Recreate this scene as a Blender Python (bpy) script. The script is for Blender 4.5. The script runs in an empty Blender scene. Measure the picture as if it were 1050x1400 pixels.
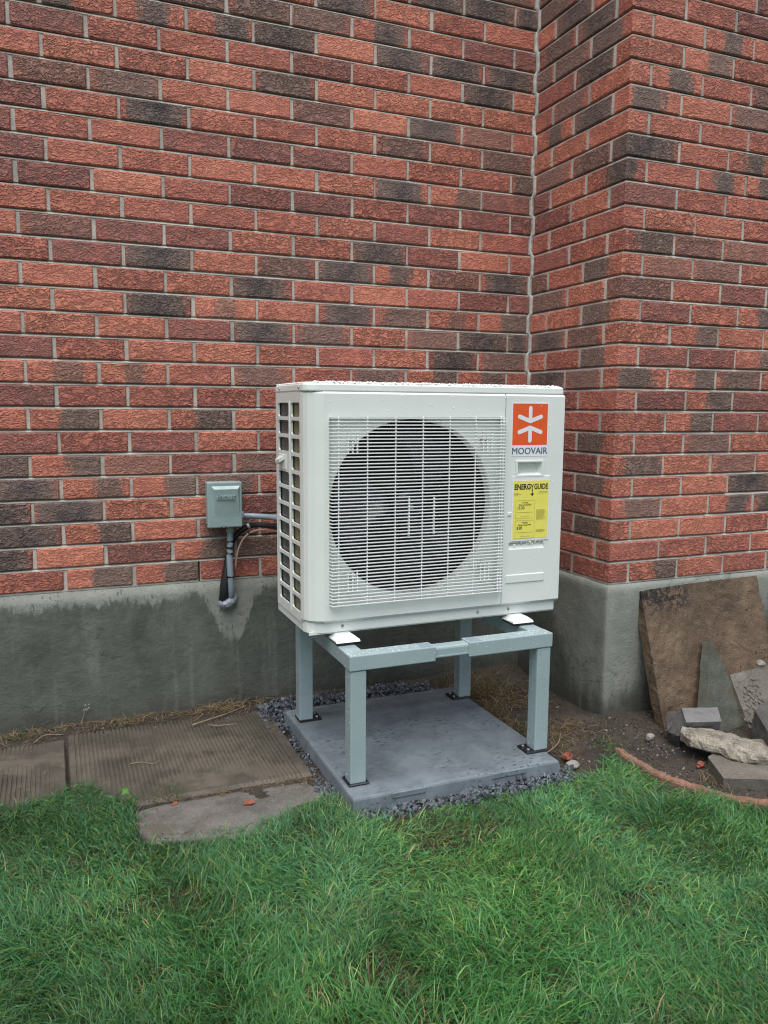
import bpy, bmesh, math, random
import numpy as np
from mathutils import Vector, Matrix
R = math.radians
random.seed(7)
rng = np.random.default_rng(11)
scene = bpy.context.scene
COL = scene.collection

# ------------------------------------------------------------------ camera
def make_camera():
    yaw, pitch, roll = 0.393198, -0.1287136, 0.0067712
    cy, sy, cp, sp, cr, sr = math.cos(yaw), math.sin(yaw), math.cos(pitch), math.sin(pitch), math.cos(roll), math.sin(roll)
    w = Vector((sy*cp, cy*cp, sp)); r = Vector((cy, -sy, 0)); u = r.cross(w)
    r2 = cr*r + sr*u; u2 = -sr*r + cr*u
    m = Matrix((r2, u2, -w)).transposed().to_4x4()
    m.translation = Vector((-2.0294, -3.1818, 0.6917))
    cd = bpy.data.cameras.new('camera'); co = bpy.data.objects.new('camera', cd); COL.objects.link(co)
    co.matrix_world = m
    cd.sensor_fit = 'HORIZONTAL'; cd.sensor_width = 36; cd.lens = 36*1092.05/1050
    cd.clip_start = 0.05; cd.clip_end = 2000
    scene.camera = co
    return co
CAM = make_camera()

# ------------------------------------------------------------------ sky, sun, exposure (overcast, wet day)
SUN_EL, SUN_AZ = R(68), R(208)          # direction the light comes from, azimuth clockwise from +Y
world = bpy.data.worlds.new('World'); scene.world = world; world.use_nodes = True
wn, wl = world.node_tree.nodes, world.node_tree.links
bg = wn['Background']
sky = wn.new('ShaderNodeTexSky'); sky.sky_type = 'NISHITA'; sky.sun_disc = False
sky.sun_elevation = SUN_EL; sky.sun_rotation = SUN_AZ; sky.air_density = 1.0; sky.dust_density = 4.0
hs = wn.new('ShaderNodeHueSaturation'); hs.inputs['Saturation'].default_value = 0.75
wl.new(sky.outputs[0], hs.inputs['Color']); wl.new(hs.outputs[0], bg.inputs['Color'])
bg.inputs['Strength'].default_value = 0.09
sd = bpy.data.lights.new('sun', 'SUN'); sd.energy = 1.5; sd.angle = R(60); sd.color = (1.0, 0.995, 0.98)
so = bpy.data.objects.new('sun', sd); COL.objects.link(so)
dvec = Vector((math.sin(SUN_AZ)*math.cos(SUN_EL), math.cos(SUN_AZ)*math.cos(SUN_EL), math.sin(SUN_EL)))
so.rotation_euler = dvec.to_track_quat('Z', 'Y').to_euler(); so.location = dvec*20
vs = scene.view_settings
vs.view_transform = 'Standard'; vs.look = 'None'; vs.gamma = 1.0; vs.exposure = 0.80; vs.use_curve_mapping = False
try: scene.cycles.max_bounces = 6; scene.cycles.filter_width = 1.15
except Exception: pass

# ------------------------------------------------------------------ helpers
def tag(o, label=None, cat=None, group=None, kind=None):
    if label: o['label'] = label
    if cat: o['category'] = cat
    if group: o['group'] = group
    if kind: o['kind'] = kind
    return o
def empty(name, loc=(0, 0, 0)):
    o = bpy.data.objects.new(name, None); COL.objects.link(o); o.location = loc; o.empty_display_size = .05
    bpy.context.view_layer.update()
    return o
def link(name, me, mat, parent=None):
    o = bpy.data.objects.new(name, me); COL.objects.link(o)
    if mat is not None and not me.materials: me.materials.append(mat)
    if parent is not None:
        o.parent = parent
        off = Vector((0, 0, 0)); p = parent
        while p is not None: off += p.location; p = p.parent
        o.location = -off                     # all meshes are authored in world coordinates
    return o
def pmesh(name, verts, faces, mat, parent=None, smooth=False):
    me = bpy.data.meshes.new(name); me.from_pydata([tuple(v) for v in verts], [], faces); me.update()
    bm = bmesh.new(); bm.from_mesh(me); bmesh.ops.recalc_face_normals(bm, faces=bm.faces); bm.to_mesh(me); bm.free()
    if smooth: me.polygons.foreach_set('use_smooth', [True]*len(me.polygons))
    return link(name, me, mat, parent)
class MB:
    """collects shapes into one mesh"""
    def __init__(s): s.bm = bmesh.new()
    def box(s, x0, x1, y0, y1, z0, z1, bev=0.0, seg=1, rot=None, about=None):
        ret = bmesh.ops.create_cube(s.bm, size=1.0)
        vs_ = ret['verts']
        for v in vs_:
            v.co = Vector(((x0+x1)/2 + v.co.x*(x1-x0), (y0+y1)/2 + v.co.y*(y1-y0), (z0+z1)/2 + v.co.z*(z1-z0)))
        if rot is not None:
            c = Vector(about if about else ((x0+x1)/2, (y0+y1)/2, (z0+z1)/2))
            bmesh.ops.rotate(s.bm, verts=vs_, cent=c, matrix=rot)
        if bev > 0:
            es = list({e for v in vs_ for e in v.link_edges})
            bmesh.ops.bevel(s.bm, geom=es, offset=bev, segments=seg, profile=.5, affect='EDGES')
        return s
    def tube(s, pts, rad, n=10, cap=True):
        pts = [Vector(p) for p in pts]; rings = []
        up = Vector((0, 0, 1))
        for i, p in enumerate(pts):
            t = (pts[min(i+1, len(pts)-1)] - pts[max(i-1, 0)]).normalized()
            a = t.cross(up)
            if a.length < .1: a = t.cross(Vector((0, 1, 0)))
            a.normalize(); b = t.cross(a)
            r = rad[i] if isinstance(rad, (list, tuple)) else rad
            rings.append([s.bm.verts.new(p + r*(math.cos(2*math.pi*k/n)*a + math.sin(2*math.pi*k/n)*b)) for k in range(n)])
        for i in range(len(rings)-1):
            for k in range(n):
                f = s.bm.faces.new((rings[i][k], rings[i][(k+1) % n], rings[i+1][(k+1) % n], rings[i+1][k])); f.smooth = True
        if cap:
            s.bm.faces.new(rings[0][::-1]); s.bm.faces.new(rings[-1])
        return s
    def poly(s, verts, faces):
        vv = [s.bm.verts.new(v) for v in verts]
        for f in faces: s.bm.faces.new([vv[i] for i in f])
        return s
    def prism(s, top, d):
        """polygon (3-D points) extruded by vector d"""
        n = len(top); d = Vector(d)
        a = [s.bm.verts.new(p) for p in top]; b = [s.bm.verts.new(Vector(p)+d) for p in top]
        s.bm.faces.new(a); s.bm.faces.new(b[::-1])
        for i in range(n): s.bm.faces.new((a[i], b[i], b[(i+1) % n], a[(i+1) % n]))
        return s
    def build(s, name, mat, parent=None, smooth=False):
        bmesh.ops.recalc_face_normals(s.bm, faces=s.bm.faces)
        me = bpy.data.meshes.new(name); s.bm.to_mesh(me); s.bm.free()
        if smooth: me.polygons.foreach_set('use_smooth', [True]*len(me.polygons))
        return link(name, me, mat, parent)
def curve_pts(ctrl, n=8):
    """Catmull-Rom through control points"""
    c = [Vector(p) for p in ctrl]; c = [c[0]*2-c[1]] + c + [c[-1]*2-c[-2]]; out = []
    for i in range(1, len(c)-2):
        for k in range(n):
            t = k/n
            out.append(.5*((2*c[i]) + (-c[i-1]+c[i+1])*t + (2*c[i-1]-5*c[i]+4*c[i+1]-c[i+2])*t*t + (-c[i-1]+3*c[i]-3*c[i+1]+c[i+2])*t**3))
    out.append(c[-2]); return out
class VN:
    """smooth value noise on a 2-D grid for layout (numpy)"""
    def __init__(s, seed): s.t = np.random.default_rng(seed).random((256, 256))
    def __call__(s, x, y):
        xi = np.floor(x).astype(int); yi = np.floor(y).astype(int); fx = x-xi; fy = y-yi
        fx = fx*fx*(3-2*fx); fy = fy*fy*(3-2*fy)
        g = lambda a, b: s.t[a % 256, b % 256]
        return (g(xi, yi)*(1-fx)+g(xi+1, yi)*fx)*(1-fy) + (g(xi, yi+1)*(1-fx)+g(xi+1, yi+1)*fx)*fy
def in_poly(x, y, P):
    ins = np.zeros(len(x), bool); n = len(P)
    for i in range(n):
        x0, y0 = P[i]; x1, y1 = P[(i+1) % n]
        c = ((y0 > y) != (y1 > y))
        if y1 != y0: ins ^= c & (x < (x1-x0)*(y-y0)/(y1-y0)+x0)
    return ins

# ------------------------------------------------------------------ materials
class NT:
    def __init__(s, name):
        s.m = bpy.data.materials.new(name); s.m.use_nodes = True
        s.n = s.m.node_tree.nodes; s.l = s.m.node_tree.links
        s.b = s.n['Principled BSDF']; s.out = s.n['Material Output']
    def new(s, t, **kw):
        x = s.n.new(t)
        for k, v in kw.items(): setattr(x, k, v)
        return x
    def put(s, sock, v):
        if hasattr(v, 'links') or isinstance(v, bpy.types.NodeSocket): s.l.new(v, sock)
        else: sock.default_value = v
    def pos(s): return s.new('ShaderNodeNewGeometry').outputs['Position']
    def vmul(s, v, k):
        x = s.new('ShaderNodeVectorMath', operation='MULTIPLY'); s.put(x.inputs[0], v); x.inputs[1].default_value = k; return x.outputs[0]
    def noise(s, v, scale, detail=3, rough=.55, dist=0.0, col=False):
        x = s.new('ShaderNodeTexNoise'); s.put(x.inputs['Vector'], v); x.inputs['Scale'].default_value = scale
        x.inputs['Detail'].default_value = detail; x.inputs['Roughness'].default_value = rough; x.inputs['Distortion'].default_value = dist
        return x.outputs['Color' if col else 'Fac']
    def math(s, op, a, b=None, c=None, clamp=False):
        x = s.new('ShaderNodeMath', operation=op, use_clamp=clamp); s.put(x.inputs[0], a)
        if b is not None: s.put(x.inputs[1], b)
        if c is not None: s.put(x.inputs[2], c)
        return x.outputs[0]
    def maprange(s, v, a, b, c=0.0, d=1.0, smooth=True):
        x = s.new('ShaderNodeMapRange'); x.interpolation_type = 'SMOOTHSTEP' if smooth else 'LINEAR'
        for i, k in enumerate((v, a, b, c, d)): s.put(x.inputs[i], k)
        return x.outputs[0]
    def mix(s, f, a, b, mode='MIX'):
        x = s.new('ShaderNodeMix', data_type='RGBA', blend_type=mode)
        s.put(x.inputs[0], f); s.put(x.inputs[6], a if not isinstance(a, tuple) else (*a, 1)[:4]); s.put(x.inputs[7], b if not isinstance(b, tuple) else (*b, 1)[:4])
        return x.outputs[2]
    def ramp(s, f, stops, interp='LINEAR'):
        x = s.new('ShaderNodeValToRGB'); x.color_ramp.interpolation = interp; e = x.color_ramp.elements
        while len(e) < len(stops): e.new(.5)
        for i, (p, c) in enumerate(stops): e[i].position = p; e[i].color = (*c, 1)
        s.put(x.inputs[0], f); return x.outputs[0]
    def bump(s, h, strength=.5, dist=.002):
        x = s.new('ShaderNodeBump'); x.inputs['Strength'].default_value = strength; x.inputs['Distance'].default_value = dist
        s.put(x.inputs['Height'], h); s.l.new(x.outputs[0], s.b.inputs['Normal']); return x
    def set(s, **kw):
        for k, v in kw.items():
            k = {'color': 'Base Color', 'rough': 'Roughness', 'metal': 'Metallic', 'spec': 'Specular IOR Level', 'trans': 'Transmission Weight', 'ior': 'IOR', 'coat': 'Coat Weight', 'coatr': 'Coat Roughness'}[k]
            if isinstance(v, tuple) and len(v) == 3: v = (*v, 1)
            s.put(s.b.inputs[k], v)
        return s.m
def simple(name, col, rough=.5, metal=0.0, spec=.5, var=.12, vscale=8.0, bump=0.0, bscale=200.0, bdist=.001):
    t = NT(name); p = t.pos()
    n = t.noise(p, vscale, 4, .6)
    f = t.maprange(n, .3, .7, 1-var, 1+var)
    c = t.mix(1.0, tuple(col), t.new('ShaderNodeCombineColor').outputs[0], 'MULTIPLY')
    cc = t.n[-1] if False else None
    comb = [x for x in t.n if x.bl_idname == 'ShaderNodeCombineColor'][0]
    for i in range(3): t.put(comb.inputs[i], f)
    t.set(color=c, rough=t.maprange(t.noise(p, vscale*3, 3), .3, .7, max(rough-.08, .02), min(rough+.08, 1)), metal=metal, spec=spec)
    if bump: t.bump(t.noise(p, bscale, 3), bump, bdist)
    return t.m

def brick_mat(name, from_object):
    t = NT(name); P = t.pos()
    if from_object:
        oi = t.new('ShaderNodeObjectInfo'); colr, alpha, rnd = oi.outputs['Color'], oi.outputs['Alpha'], oi.outputs['Random']
    else:
        at = t.new('ShaderNodeAttribute', attribute_name='bt'); colr, alpha = at.outputs['Color'], at.outputs['Alpha']
        rnd = t.noise(P, 3.0, 0)
    sep = t.new('ShaderNodeSeparateColor'); t.put(sep.inputs[0], colr); tone, dark, dpos = sep.outputs
    bl = t.new('ShaderNodeAttribute', attribute_name='bl').outputs['Vector']
    sx = t.new('ShaderNodeSeparateXYZ'); t.put(sx.inputs[0], bl); along = sx.outputs[0]
    wob = t.noise(P, 42, 4, .65); wobv = t.noise(t.vmul(P, (1, 1, .22)), 38, 4, .65)
    mott = t.noise(P, 16, 4, .65)
    # fired body colour
    tn = t.math('ADD', tone, t.maprange(mott, .3, .7, -.20, .20))
    body = t.ramp(tn, [(0, (.70, .245, .155)), (.3, (.60, .190, .126)), (.55, (.48, .150, .108)), (.8, (.37, .130, .105)), (1, (.31, .125, .105))])
    # flashed (dark) area of the brick, at its own place along the length
    d = t.math('ABSOLUTE', t.math('SUBTRACT', t.math('ADD', along, t.math('MULTIPLY', t.math('SUBTRACT', wobv, .5), .55)), dpos))
    m = t.maprange(t.math('DIVIDE', d, t.math('MAXIMUM', alpha, .01)), .58, 1.12, 1, 0)
    blot = t.maprange(t.noise(P, 20, 4, .7), .34, .62)
    da = t.math('MULTIPLY', m, dark)
    mid = t.mix(t.math('MULTIPLY', t.math('MINIMUM', t.math('MULTIPLY', da, 1.9), 1.0), .93), body, (.20, .150, .125))
    core = t.maprange(t.math('DIVIDE', d, t.math('MAXIMUM', alpha, .01)), .12, .80, 1, .12)
    kk = t.math('MULTIPLY', t.math('MULTIPLY', t.maprange(da, .6, 1.0), core), t.math('ADD', .30, t.math('MULTIPLY', blot, .70)), None, True)
    c = t.mix(kk, mid, (.066, .062, .066))
    # rough bark-like face: crinkled ridges, and crevices with their shade painted into the colour
    V = t.vmul(P, (1, 1, 1.7))
    warp = t.new('ShaderNodeVectorMath', operation='MULTIPLY_ADD'); t.put(warp.inputs[0], t.noise(V, 26, 2, .5, 0, True)); warp.inputs[1].default_value = (.05, .05, .05); t.put(warp.inputs[2], V)
    r1 = t.noise(warp.outputs[0], 33, 3.5, .62)
    ridge = t.math('ABSOLUTE', t.math('SUBTRACT', r1, .5))
    crev = t.maprange(ridge, .004, .05, 1, 0)
    gate = t.maprange(t.noise(P, 24, 2), .34, .52)
    crev = t.math('MULTIPLY', crev, gate)
    fine = t.noise(P, 260, 3, .6)
    c = t.mix(t.math('MULTIPLY', crev, t.maprange(rnd, 0, 1, .45, .9, False)), c, t.mix(.82, c, (.028, .016, .014)))
    c = t.mix(t.maprange(fine, .45, .70, 0, .75), c, t.mix(.42, c, (.66, .46, .39)))
    c = t.mix(t.maprange(t.noise(P, 130, 4, .7), .50, .66, 0, .7), c, t.mix(.62, c, (.045, .028, .026)))
    # pale lime bloom on some bricks
    bloom = t.math('MULTIPLY', t.maprange(t.noise(P, 70, 4, .7), .56, .72), t.math('MULTIPLY', t.maprange(rnd, .5, .95), t.maprange(mott, .42, .62)))
    c = t.mix(t.math('MULTIPLY', bloom, .55), c, (.62, .50, .45))
    t.set(color=c, rough=t.maprange(fine, .3, .7, .55, .85), spec=.35)
    h = t.math('ADD', t.math('MULTIPLY', t.maprange(ridge, 0, .12), 1.0), t.math('ADD', t.math('MULTIPLY', fine, .30), t.math('MULTIPLY', wob, .5)))
    bmp = t.bump(h, 1.0, .008); t.put(bmp.inputs['Strength'], t.maprange(rnd, 0, 1, .55, 1.0, False))
    return t.m

def mortar_mat(name, col=(.54, .52, .455)):
    t = NT(name); P = t.pos()
    c = t.mix(t.maprange(t.noise(P, 7, 5, .7), .3, .7), tuple(k*.62 for k in col), tuple(k*1.15 for k in col))
    c = t.mix(t.maprange(t.noise(P, 300, 2), .4, .8, 0, .5), c, tuple(k*.6 for k in col))
    t.set(color=c, rough=.9, spec=.25); t.bump(t.noise(P, 180, 4, .7), .8, .003); return t.m

def foundation_mat(name):
    t = NT(name); P = t.pos(); sx = t.new('ShaderNodeSeparateXYZ'); t.put(sx.inputs[0], P); X, Y, Z = sx.outputs
    dry = t.ramp(t.noise(P, 7, 5, .65), [(.3, (.195, .212, .188)), (.7, (.295, .312, .278))])
    wet = t.ramp(t.noise(t.vmul(P, (1, 1, .6)), 5, 5, .6), [(.3, (.068, .078, .066)), (.72, (.135, .150, .128))])
    # damp line: high on the recessed wall with a dry run under the pipe seal; the bay just darkens towards its inner corner
    ds = t.math('MULTIPLY', t.math('SUBTRACT', t.noise(t.vmul(P, (30, 30, 9)), 1.0, 5, .72), .5), .17)
    big = t.math('MULTIPLY', t.math('SUBTRACT', t.noise(t.vmul(P, (3.2, 3.2, 1)), 1.0, 2), .5), .10)
    pipe = t.math('MULTIPLY', t.maprange(t.math('ABSOLUTE', t.math('ADD', X, 1.385)), .03, .13, 1, 0), -.17)
    line_back = t.math('ADD', t.math('ADD', -.055, pipe), t.math('MULTIPLY', t.maprange(X, -1.28, -1.15), .02))
    line_bay = t.math('ADD', t.maprange(Y, -.12, -.50, -.02, -.46), t.maprange(X, .02, .5, .0, .30))
    isbay = t.maprange(X, -.03, -.02, 0, 1, False)
    ln = t.math('ADD', line_back, t.math('MULTIPLY', isbay, t.math('SUBTRACT', line_bay, line_back)))
    dd = t.math('SUBTRACT', t.math('ADD', t.math('ADD', ln, ds), big), Z)
    w = t.maprange(dd, t.math('ADD', -.016, t.math('MULTIPLY', isbay, -.07)), t.math('ADD', .020, t.math('MULTIPLY', isbay, .06)))
    w = t.math('MULTIPLY', w, t.maprange(t.noise(P, 11, 4, .6), .25, .6, .78, 1.0))
    spots = t.math('MULTIPLY', t.maprange(t.noise(t.vmul(P, (70, 70, 26)), 1.0, 2), .63, .68), t.maprange(dd, -.13, -.03))
    w = t.math('MAXIMUM', w, spots)
    c = t.mix(w, dry, wet)
    soilsplash = t.math('MULTIPLY', t.maprange(t.math('ADD', Z, t.math('MULTIPLY', t.noise(P, 12, 3), .14)), -.48, -.36, 1, 0), .55)
    c = t.mix(soilsplash, c, (.050, .044, .034))
    scr = t.maprange(t.math('ABSOLUTE', t.math('SUBTRACT', t.noise(t.vmul(P, (3, 3, 9)), 1.6, 3, .5, .6), .5)), 0, .012, 1, 0)
    c = t.mix(t.math('MULTIPLY', scr, t.math('MULTIPLY', t.maprange(t.noise(P, 4, 1), .5, .6), .45)), c, (.03, .03, .026))
    pv = t.new('ShaderNodeTexVoronoi'); t.put(pv.inputs['Vector'], P); pv.inputs['Scale'].default_value = 75
    pits = t.math('MULTIPLY', t.maprange(pv.outputs['Distance'], .10, .20, 1, 0), t.maprange(t.noise(P, 14, 3), .5, .6))
    c = t.mix(t.math('MULTIPLY', pits, .7), c, (.03, .032, .028))
    strk = t.noise(t.vmul(P, (24, 24, 1.6)), 1.0, 4, .6)
    c = t.mix(t.maprange(strk, .52, .72, 0, .35), c, t.mix(.5, c, (.30, .32, .28)))
    t.set(color=c, rough=t.maprange(w, 0, 1, .9, .62), spec=.35)
    t.bump(t.math('ADD', t.noise(P, 22, 6, .72), t.math('MULTIPLY', t.noise(P, 240, 2), .18)), .8, .008); return t.m

M = {}
M['brick'] = brick_mat('brick_fired', True); M['brick_far'] = brick_mat('brick_fired_joined', False)
M['mortar'] = mortar_mat('mortar_grey'); M['mortar_pale'] = mortar_mat('mortar_pale', (.60, .60, .55))
M['foundation'] = foundation_mat('parged_concrete')
M['white'] = simple('cream_powder_coat', (.735, .785, .745), .38, var=.03, vscale=3, bump=.08, bscale=500)
M['white_plastic'] = simple('white_grille_plastic', (.82, .85, .83), .32, var=.02)
M['dark_in'] = simple('dark_fan_plastic', (.009, .013, .022), .25, var=.2)
M['black_in'] = simple('blackened_interior', (.004, .005, .007), .8, var=.2)  # coil and partition coloured near black, painting in the fan cavity's shade
M['rubber'] = simple('black_rubber', (.012, .012, .013), .5, bump=.2)
M['black_plate'] = simple('black_base_plate', (.013, .014, .017), .28)
M['steel'] = simple('blue_grey_painted_steel', (.31, .40, .415), .30, metal=.0, var=.04, vscale=5)
M['box'] = simple('grey_box_paint', (.31, .42, .415), .38, metal=.15, var=.06, vscale=20, bump=.05, bscale=500)
M['conduit'] = simple('grey_vinyl_conduit', (.25, .31, .36), .35, var=.05)
M['copper'] = simple('pinkish_copper', (.43, .27, .23), .4, metal=.3)
M['sealant'] = simple('grey_sealant', (.27, .31, .34), .6, var=.35, vscale=60, bump=.9, bscale=90, bdist=.004)
M['screw'] = simple('screw_steel', (.42, .44, .43), .35, metal=.8)
M['orange'] = simple('orange_print', (.80, .11, .025), .35, var=.03)
M['sticker'] = simple('white_sticker', (.80, .83, .86), .3, var=.02)
M['greytext'] = simple('grey_print', (.10, .15, .18), .5)
M['yellow'] = simple('yellow_print', (.84, .78, .15), .4, var=.03, vscale=30)
M['ink'] = simple('black_print', (.02, .018, .01), .5)
M['ink_faint'] = simple('faint_print', (.36, .32, .06), .6)
M['seam'] = simple('painted_gap_shade', (.05, .055, .05), .8)  # colour of a dark strip standing in for the shade inside the panel seam
def whitened_water():
    t = NT('whitened_water_bead'); t.set(color=(.97, .98, .98), rough=.08, trans=.12, ior=1.33); return t.m  # near-white base paints the bright sky reflected in the beads
M['water'] = whitened_water()
def coil_mat():
    t = NT('coil_fins'); P = t.pos()
    w = t.new('ShaderNodeTexWave', wave_type='BANDS', bands_direction='Y'); t.put(w.inputs['Vector'], P); w.inputs['Scale'].default_value = 120
    t.set(color=t.mix(w.outputs['Fac'], (.05, .06, .06), (.10, .115, .115)), rough=.4, metal=.4); return t.m
M['coil'] = coil_mat()
M['olive'] = simple('olive_inner_panel', (.155, .145, .078), .45, var=.15, vscale=12)
def pad_mat():
    t = NT('wet_grey_pad'); P = t.pos()
    c = t.ramp(t.noise(P, 6, 6, .7), [(.34, (.108, .132, .152)), (.66, (.215, .255, .285))])
    drops = t.math('MULTIPLY', t.maprange(t.noise(t.vmul(P, (1, 1.8, 1)), 48, 2, .5), .60, .64), t.maprange(t.noise(P, 4.5, 2), .42, .58))
    c = t.mix(t.math('MULTIPLY', drops, .75), c, (.05, .056, .062))
    c = t.mix(t.maprange(t.noise(P, 420, 2), .5, .75, 0, .4), c, (.30, .33, .35))
    t.set(color=c, rough=t.maprange(t.noise(P, 7, 4), .35, .65, .33, .62), spec=.45)
    t.bump(t.math('SUBTRACT', t.math('MULTIPLY', t.noise(P, 380, 3), .5), t.math('MULTIPLY', drops, .6)), .5, .002); return t.m
M['pad'] = pad_mat()
def stone_mat(name, a, b, scale=14, grit=320, bump=.8, bdist=.003, rough=.8, stain=None):
    t = NT(name); P = t.pos()
    c = t.ramp(t.noise(P, scale, 6, .7), [(.3, a), (.7, b)])
    c = t.mix(t.maprange(t.noise(P, grit, 2), .5, .8, 0, .55), c, tuple(min(k*2.1, .8) for k in b))
    c = t.mix(t.maprange(t.noise(P, grit*.6, 3), .55, .75, 0, .55), c, tuple(k*.35 for k in a))
    if stain: c = t.mix(t.maprange(t.noise(P, stain[1], 4, .7), .5, .62, 0, stain[2]), c, stain[0])
    t.set(color=c, rough=rough, spec=.35)
    t.bump(t.math('ADD', t.noise(P, scale*3, 6, .72), t.math('MULTIPLY', t.noise(P, grit, 3), .35)), bump, bdist); return t.m
M['slab'] = stone_mat('damp_ribbed_concrete', (.048, .043, .035), (.112, .100, .081), 8, 260, .8, .003, .55, ((.150, .132, .106), 5.0, .6))
M['patch'] = stone_mat('damp_rough_concrete', (.085, .082, .076), (.175, .166, .153), 9, 240, .7, .003, .7, ((.085, .068, .05), 5.0, .6))
M['lean'] = None
M['tri'] = stone_mat('mossy_slab', (.042, .050, .040), (.105, .112, .090), 12, 260, .8, .004, .75, ((.085, .066, .046), 9, .7))
M['tri_side'] = M['tri']
M['grey_slab'] = stone_mat('muddy_grey_slab', (.10, .092, .075), (.175, .162, .138), 8, 260, .7, .003, .8)
M['dark_block'] = stone_mat('dark_block', (.05, .048, .046), (.105, .10, .098), 15, 260, .7, .003, .8)
M['block'] = stone_mat('grey_block', (.13, .13, .13), (.215, .215, .215), 10, 300, .5, .002, .75)
M['rock'] = stone_mat('pale_rough_rock', (.085, .075, .062), (.40, .365, .30), 13, 200, 1.0, .008, .85)
M['terracotta'] = stone_mat('terracotta_edging', (.165, .085, .058), (.275, .150, .108), 22, 240, .7, .003, .85, ((.14, .10, .075), 7, .6))
M['chip'] = stone_mat('brick_chip', (.19, .055, .036), (.30, .095, .06), 40, 400, .6, .002)
M['pebble'] = stone_mat('pale_pebble', (.19, .18, .16), (.31, .295, .26), 30, 300, .5, .002)
M['soilclod'] = stone_mat('soil_clod', (.045, .036, .028), (.10, .083, .066), 30, 240, 1.0, .006)
def lean_mat():
    t = NT('brown_dimpled_slab'); P = t.pos()
    c = t.ramp(t.noise(P, 5, 5, .7), [(.32, (.085, .058, .038)), (.68, (.225, .160, .105))])
    ck = t.new('ShaderNodeTexVoronoi'); s2 = t.new('ShaderNodeSeparateXYZ'); t.put(s2.inputs[0], P); c2 = t.new('ShaderNodeCombineXYZ'); t.put(c2.inputs[0], s2.outputs[0]); t.put(c2.inputs[1], s2.outputs[2]); t.put(c2.inputs[2], s2.outputs[1]); t.put(ck.inputs['Vector'], c2.outputs[0]); ck.inputs['Scale'].default_value = 110; ck.inputs['Randomness'].default_value = .9
    pim = t.maprange(ck.outputs['Distance'], .1, .5)
    c = t.mix(t.math('MULTIPLY', pim, t.maprange(t.noise(P, 4, 3), .35, .65, .15, .6)), c, (.045, .030, .020))
    sx = t.new('ShaderNodeSeparateXYZ'); t.put(sx.inputs[0], P)
    # old black tar: a patch along the top left and specks below it
    tar = t.math('MULTIPLY', t.maprange(t.noise(P, 42, 4, .75), .46, .52), t.math('MULTIPLY', t.maprange(sx.outputs[2], -.16, -.07), t.maprange(sx.outputs[0], .44, .34)))
    tar2 = t.math('MULTIPLY', t.maprange(t.noise(P, 70, 3, .7), .62, .66), t.maprange(t.noise(P, 7, 2), .42, .56))
    c = t.mix(t.math('MAXIMUM', tar, tar2), c, (.020, .018, .019))
    t.set(color=c, rough=.75, spec=.35)
    t.bump(t.math('SUBTRACT', t.noise(P, 60, 4, .7), t.math('MULTIPLY', pim, .7)), .7, .003); return t.m
M['lean'] = lean_mat()
def ground_mat():
    t = NT('wet_soil'); P = t.pos()
    c = t.ramp(t.noise(P, 5, 6, .7), [(.3, (.036, .029, .023)), (.72, (.112, .092, .074))])
    c = t.mix(t.maprange(t.noise(P, 130, 3), .58, .72, 0, .7), c, (.20, .175, .145))
    lawn = t.new('ShaderNodeAttribute', attribute_name='lawn').outputs['Fac']
    g = t.ramp(t.noise(P, 12, 5, .7), [(.3, (.020, .030, .012)), (.7, (.060, .075, .028))])
    c = t.mix(lawn, c, g)
    t.set(color=c, rough=.8, spec=.35)
    t.bump(t.math('ADD', t.noise(P, 40, 6, .75), t.math('MULTIPLY', t.noise(P, 300, 2), .3)), 1.0, .018); return t.m
M['ground'] = ground_mat()
def blade_mat(name, gloss=.38):
    t = NT(name)
    a = t.new('ShaderNodeAttribute', attribute_name='blade').outputs['Color']
    t.set(color=a, rough=gloss, spec=.4)
    tr = t.new('ShaderNodeBsdfTranslucent'); t.put(tr.inputs[0], a)
    mx = t.new('ShaderNodeMixShader'); mx.inputs[0].default_value = .28
    t.l.new(t.b.outputs[0], mx.inputs[1]); t.l.new(tr.outputs[0], mx.inputs[2]); t.l.new(mx.outputs[0], t.out.inputs[0]); return t.m
M['blade'] = blade_mat('grass_blade'); M['straw'] = blade_mat('dry_grass_blade', .6)
def gravel_mat():
    t = NT('crushed_stone'); P = t.pos()
    a = t.new('ShaderNodeAttribute', attribute_name='blade').outputs['Color']
    c = t.mix(t.maprange(t.noise(P, 200, 3), .4, .7, 0, .4), a, t.mix(.5, a, (.35, .37, .40)))
    t.set(color=c, rough=.55, spec=.45); t.bump(t.noise(P, 300, 3), .5, .002); return t.m
M['gravel'] = gravel_mat()
def crumb_mat():
    t = NT('soil_crumb'); a = t.new('ShaderNodeAttribute', attribute_name='blade').outputs['Color']
    t.set(color=a, rough=.85, spec=.25); t.bump(t.noise(t.pos(), 300, 3), .6, .002); return t.m
M['crumb'] = crumb_mat()
M['twig'] = simple('dry_twig', (.26, .21, .14), .7, var=.3, vscale=60)
M['leaf'] = simple('weed_leaf', (.075, .19, .035), .4, var=.2, vscale=60)
M['dead_leaf'] = simple('dead_leaf', (.20, .05, .035), .5, var=.3, vscale=60)

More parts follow.
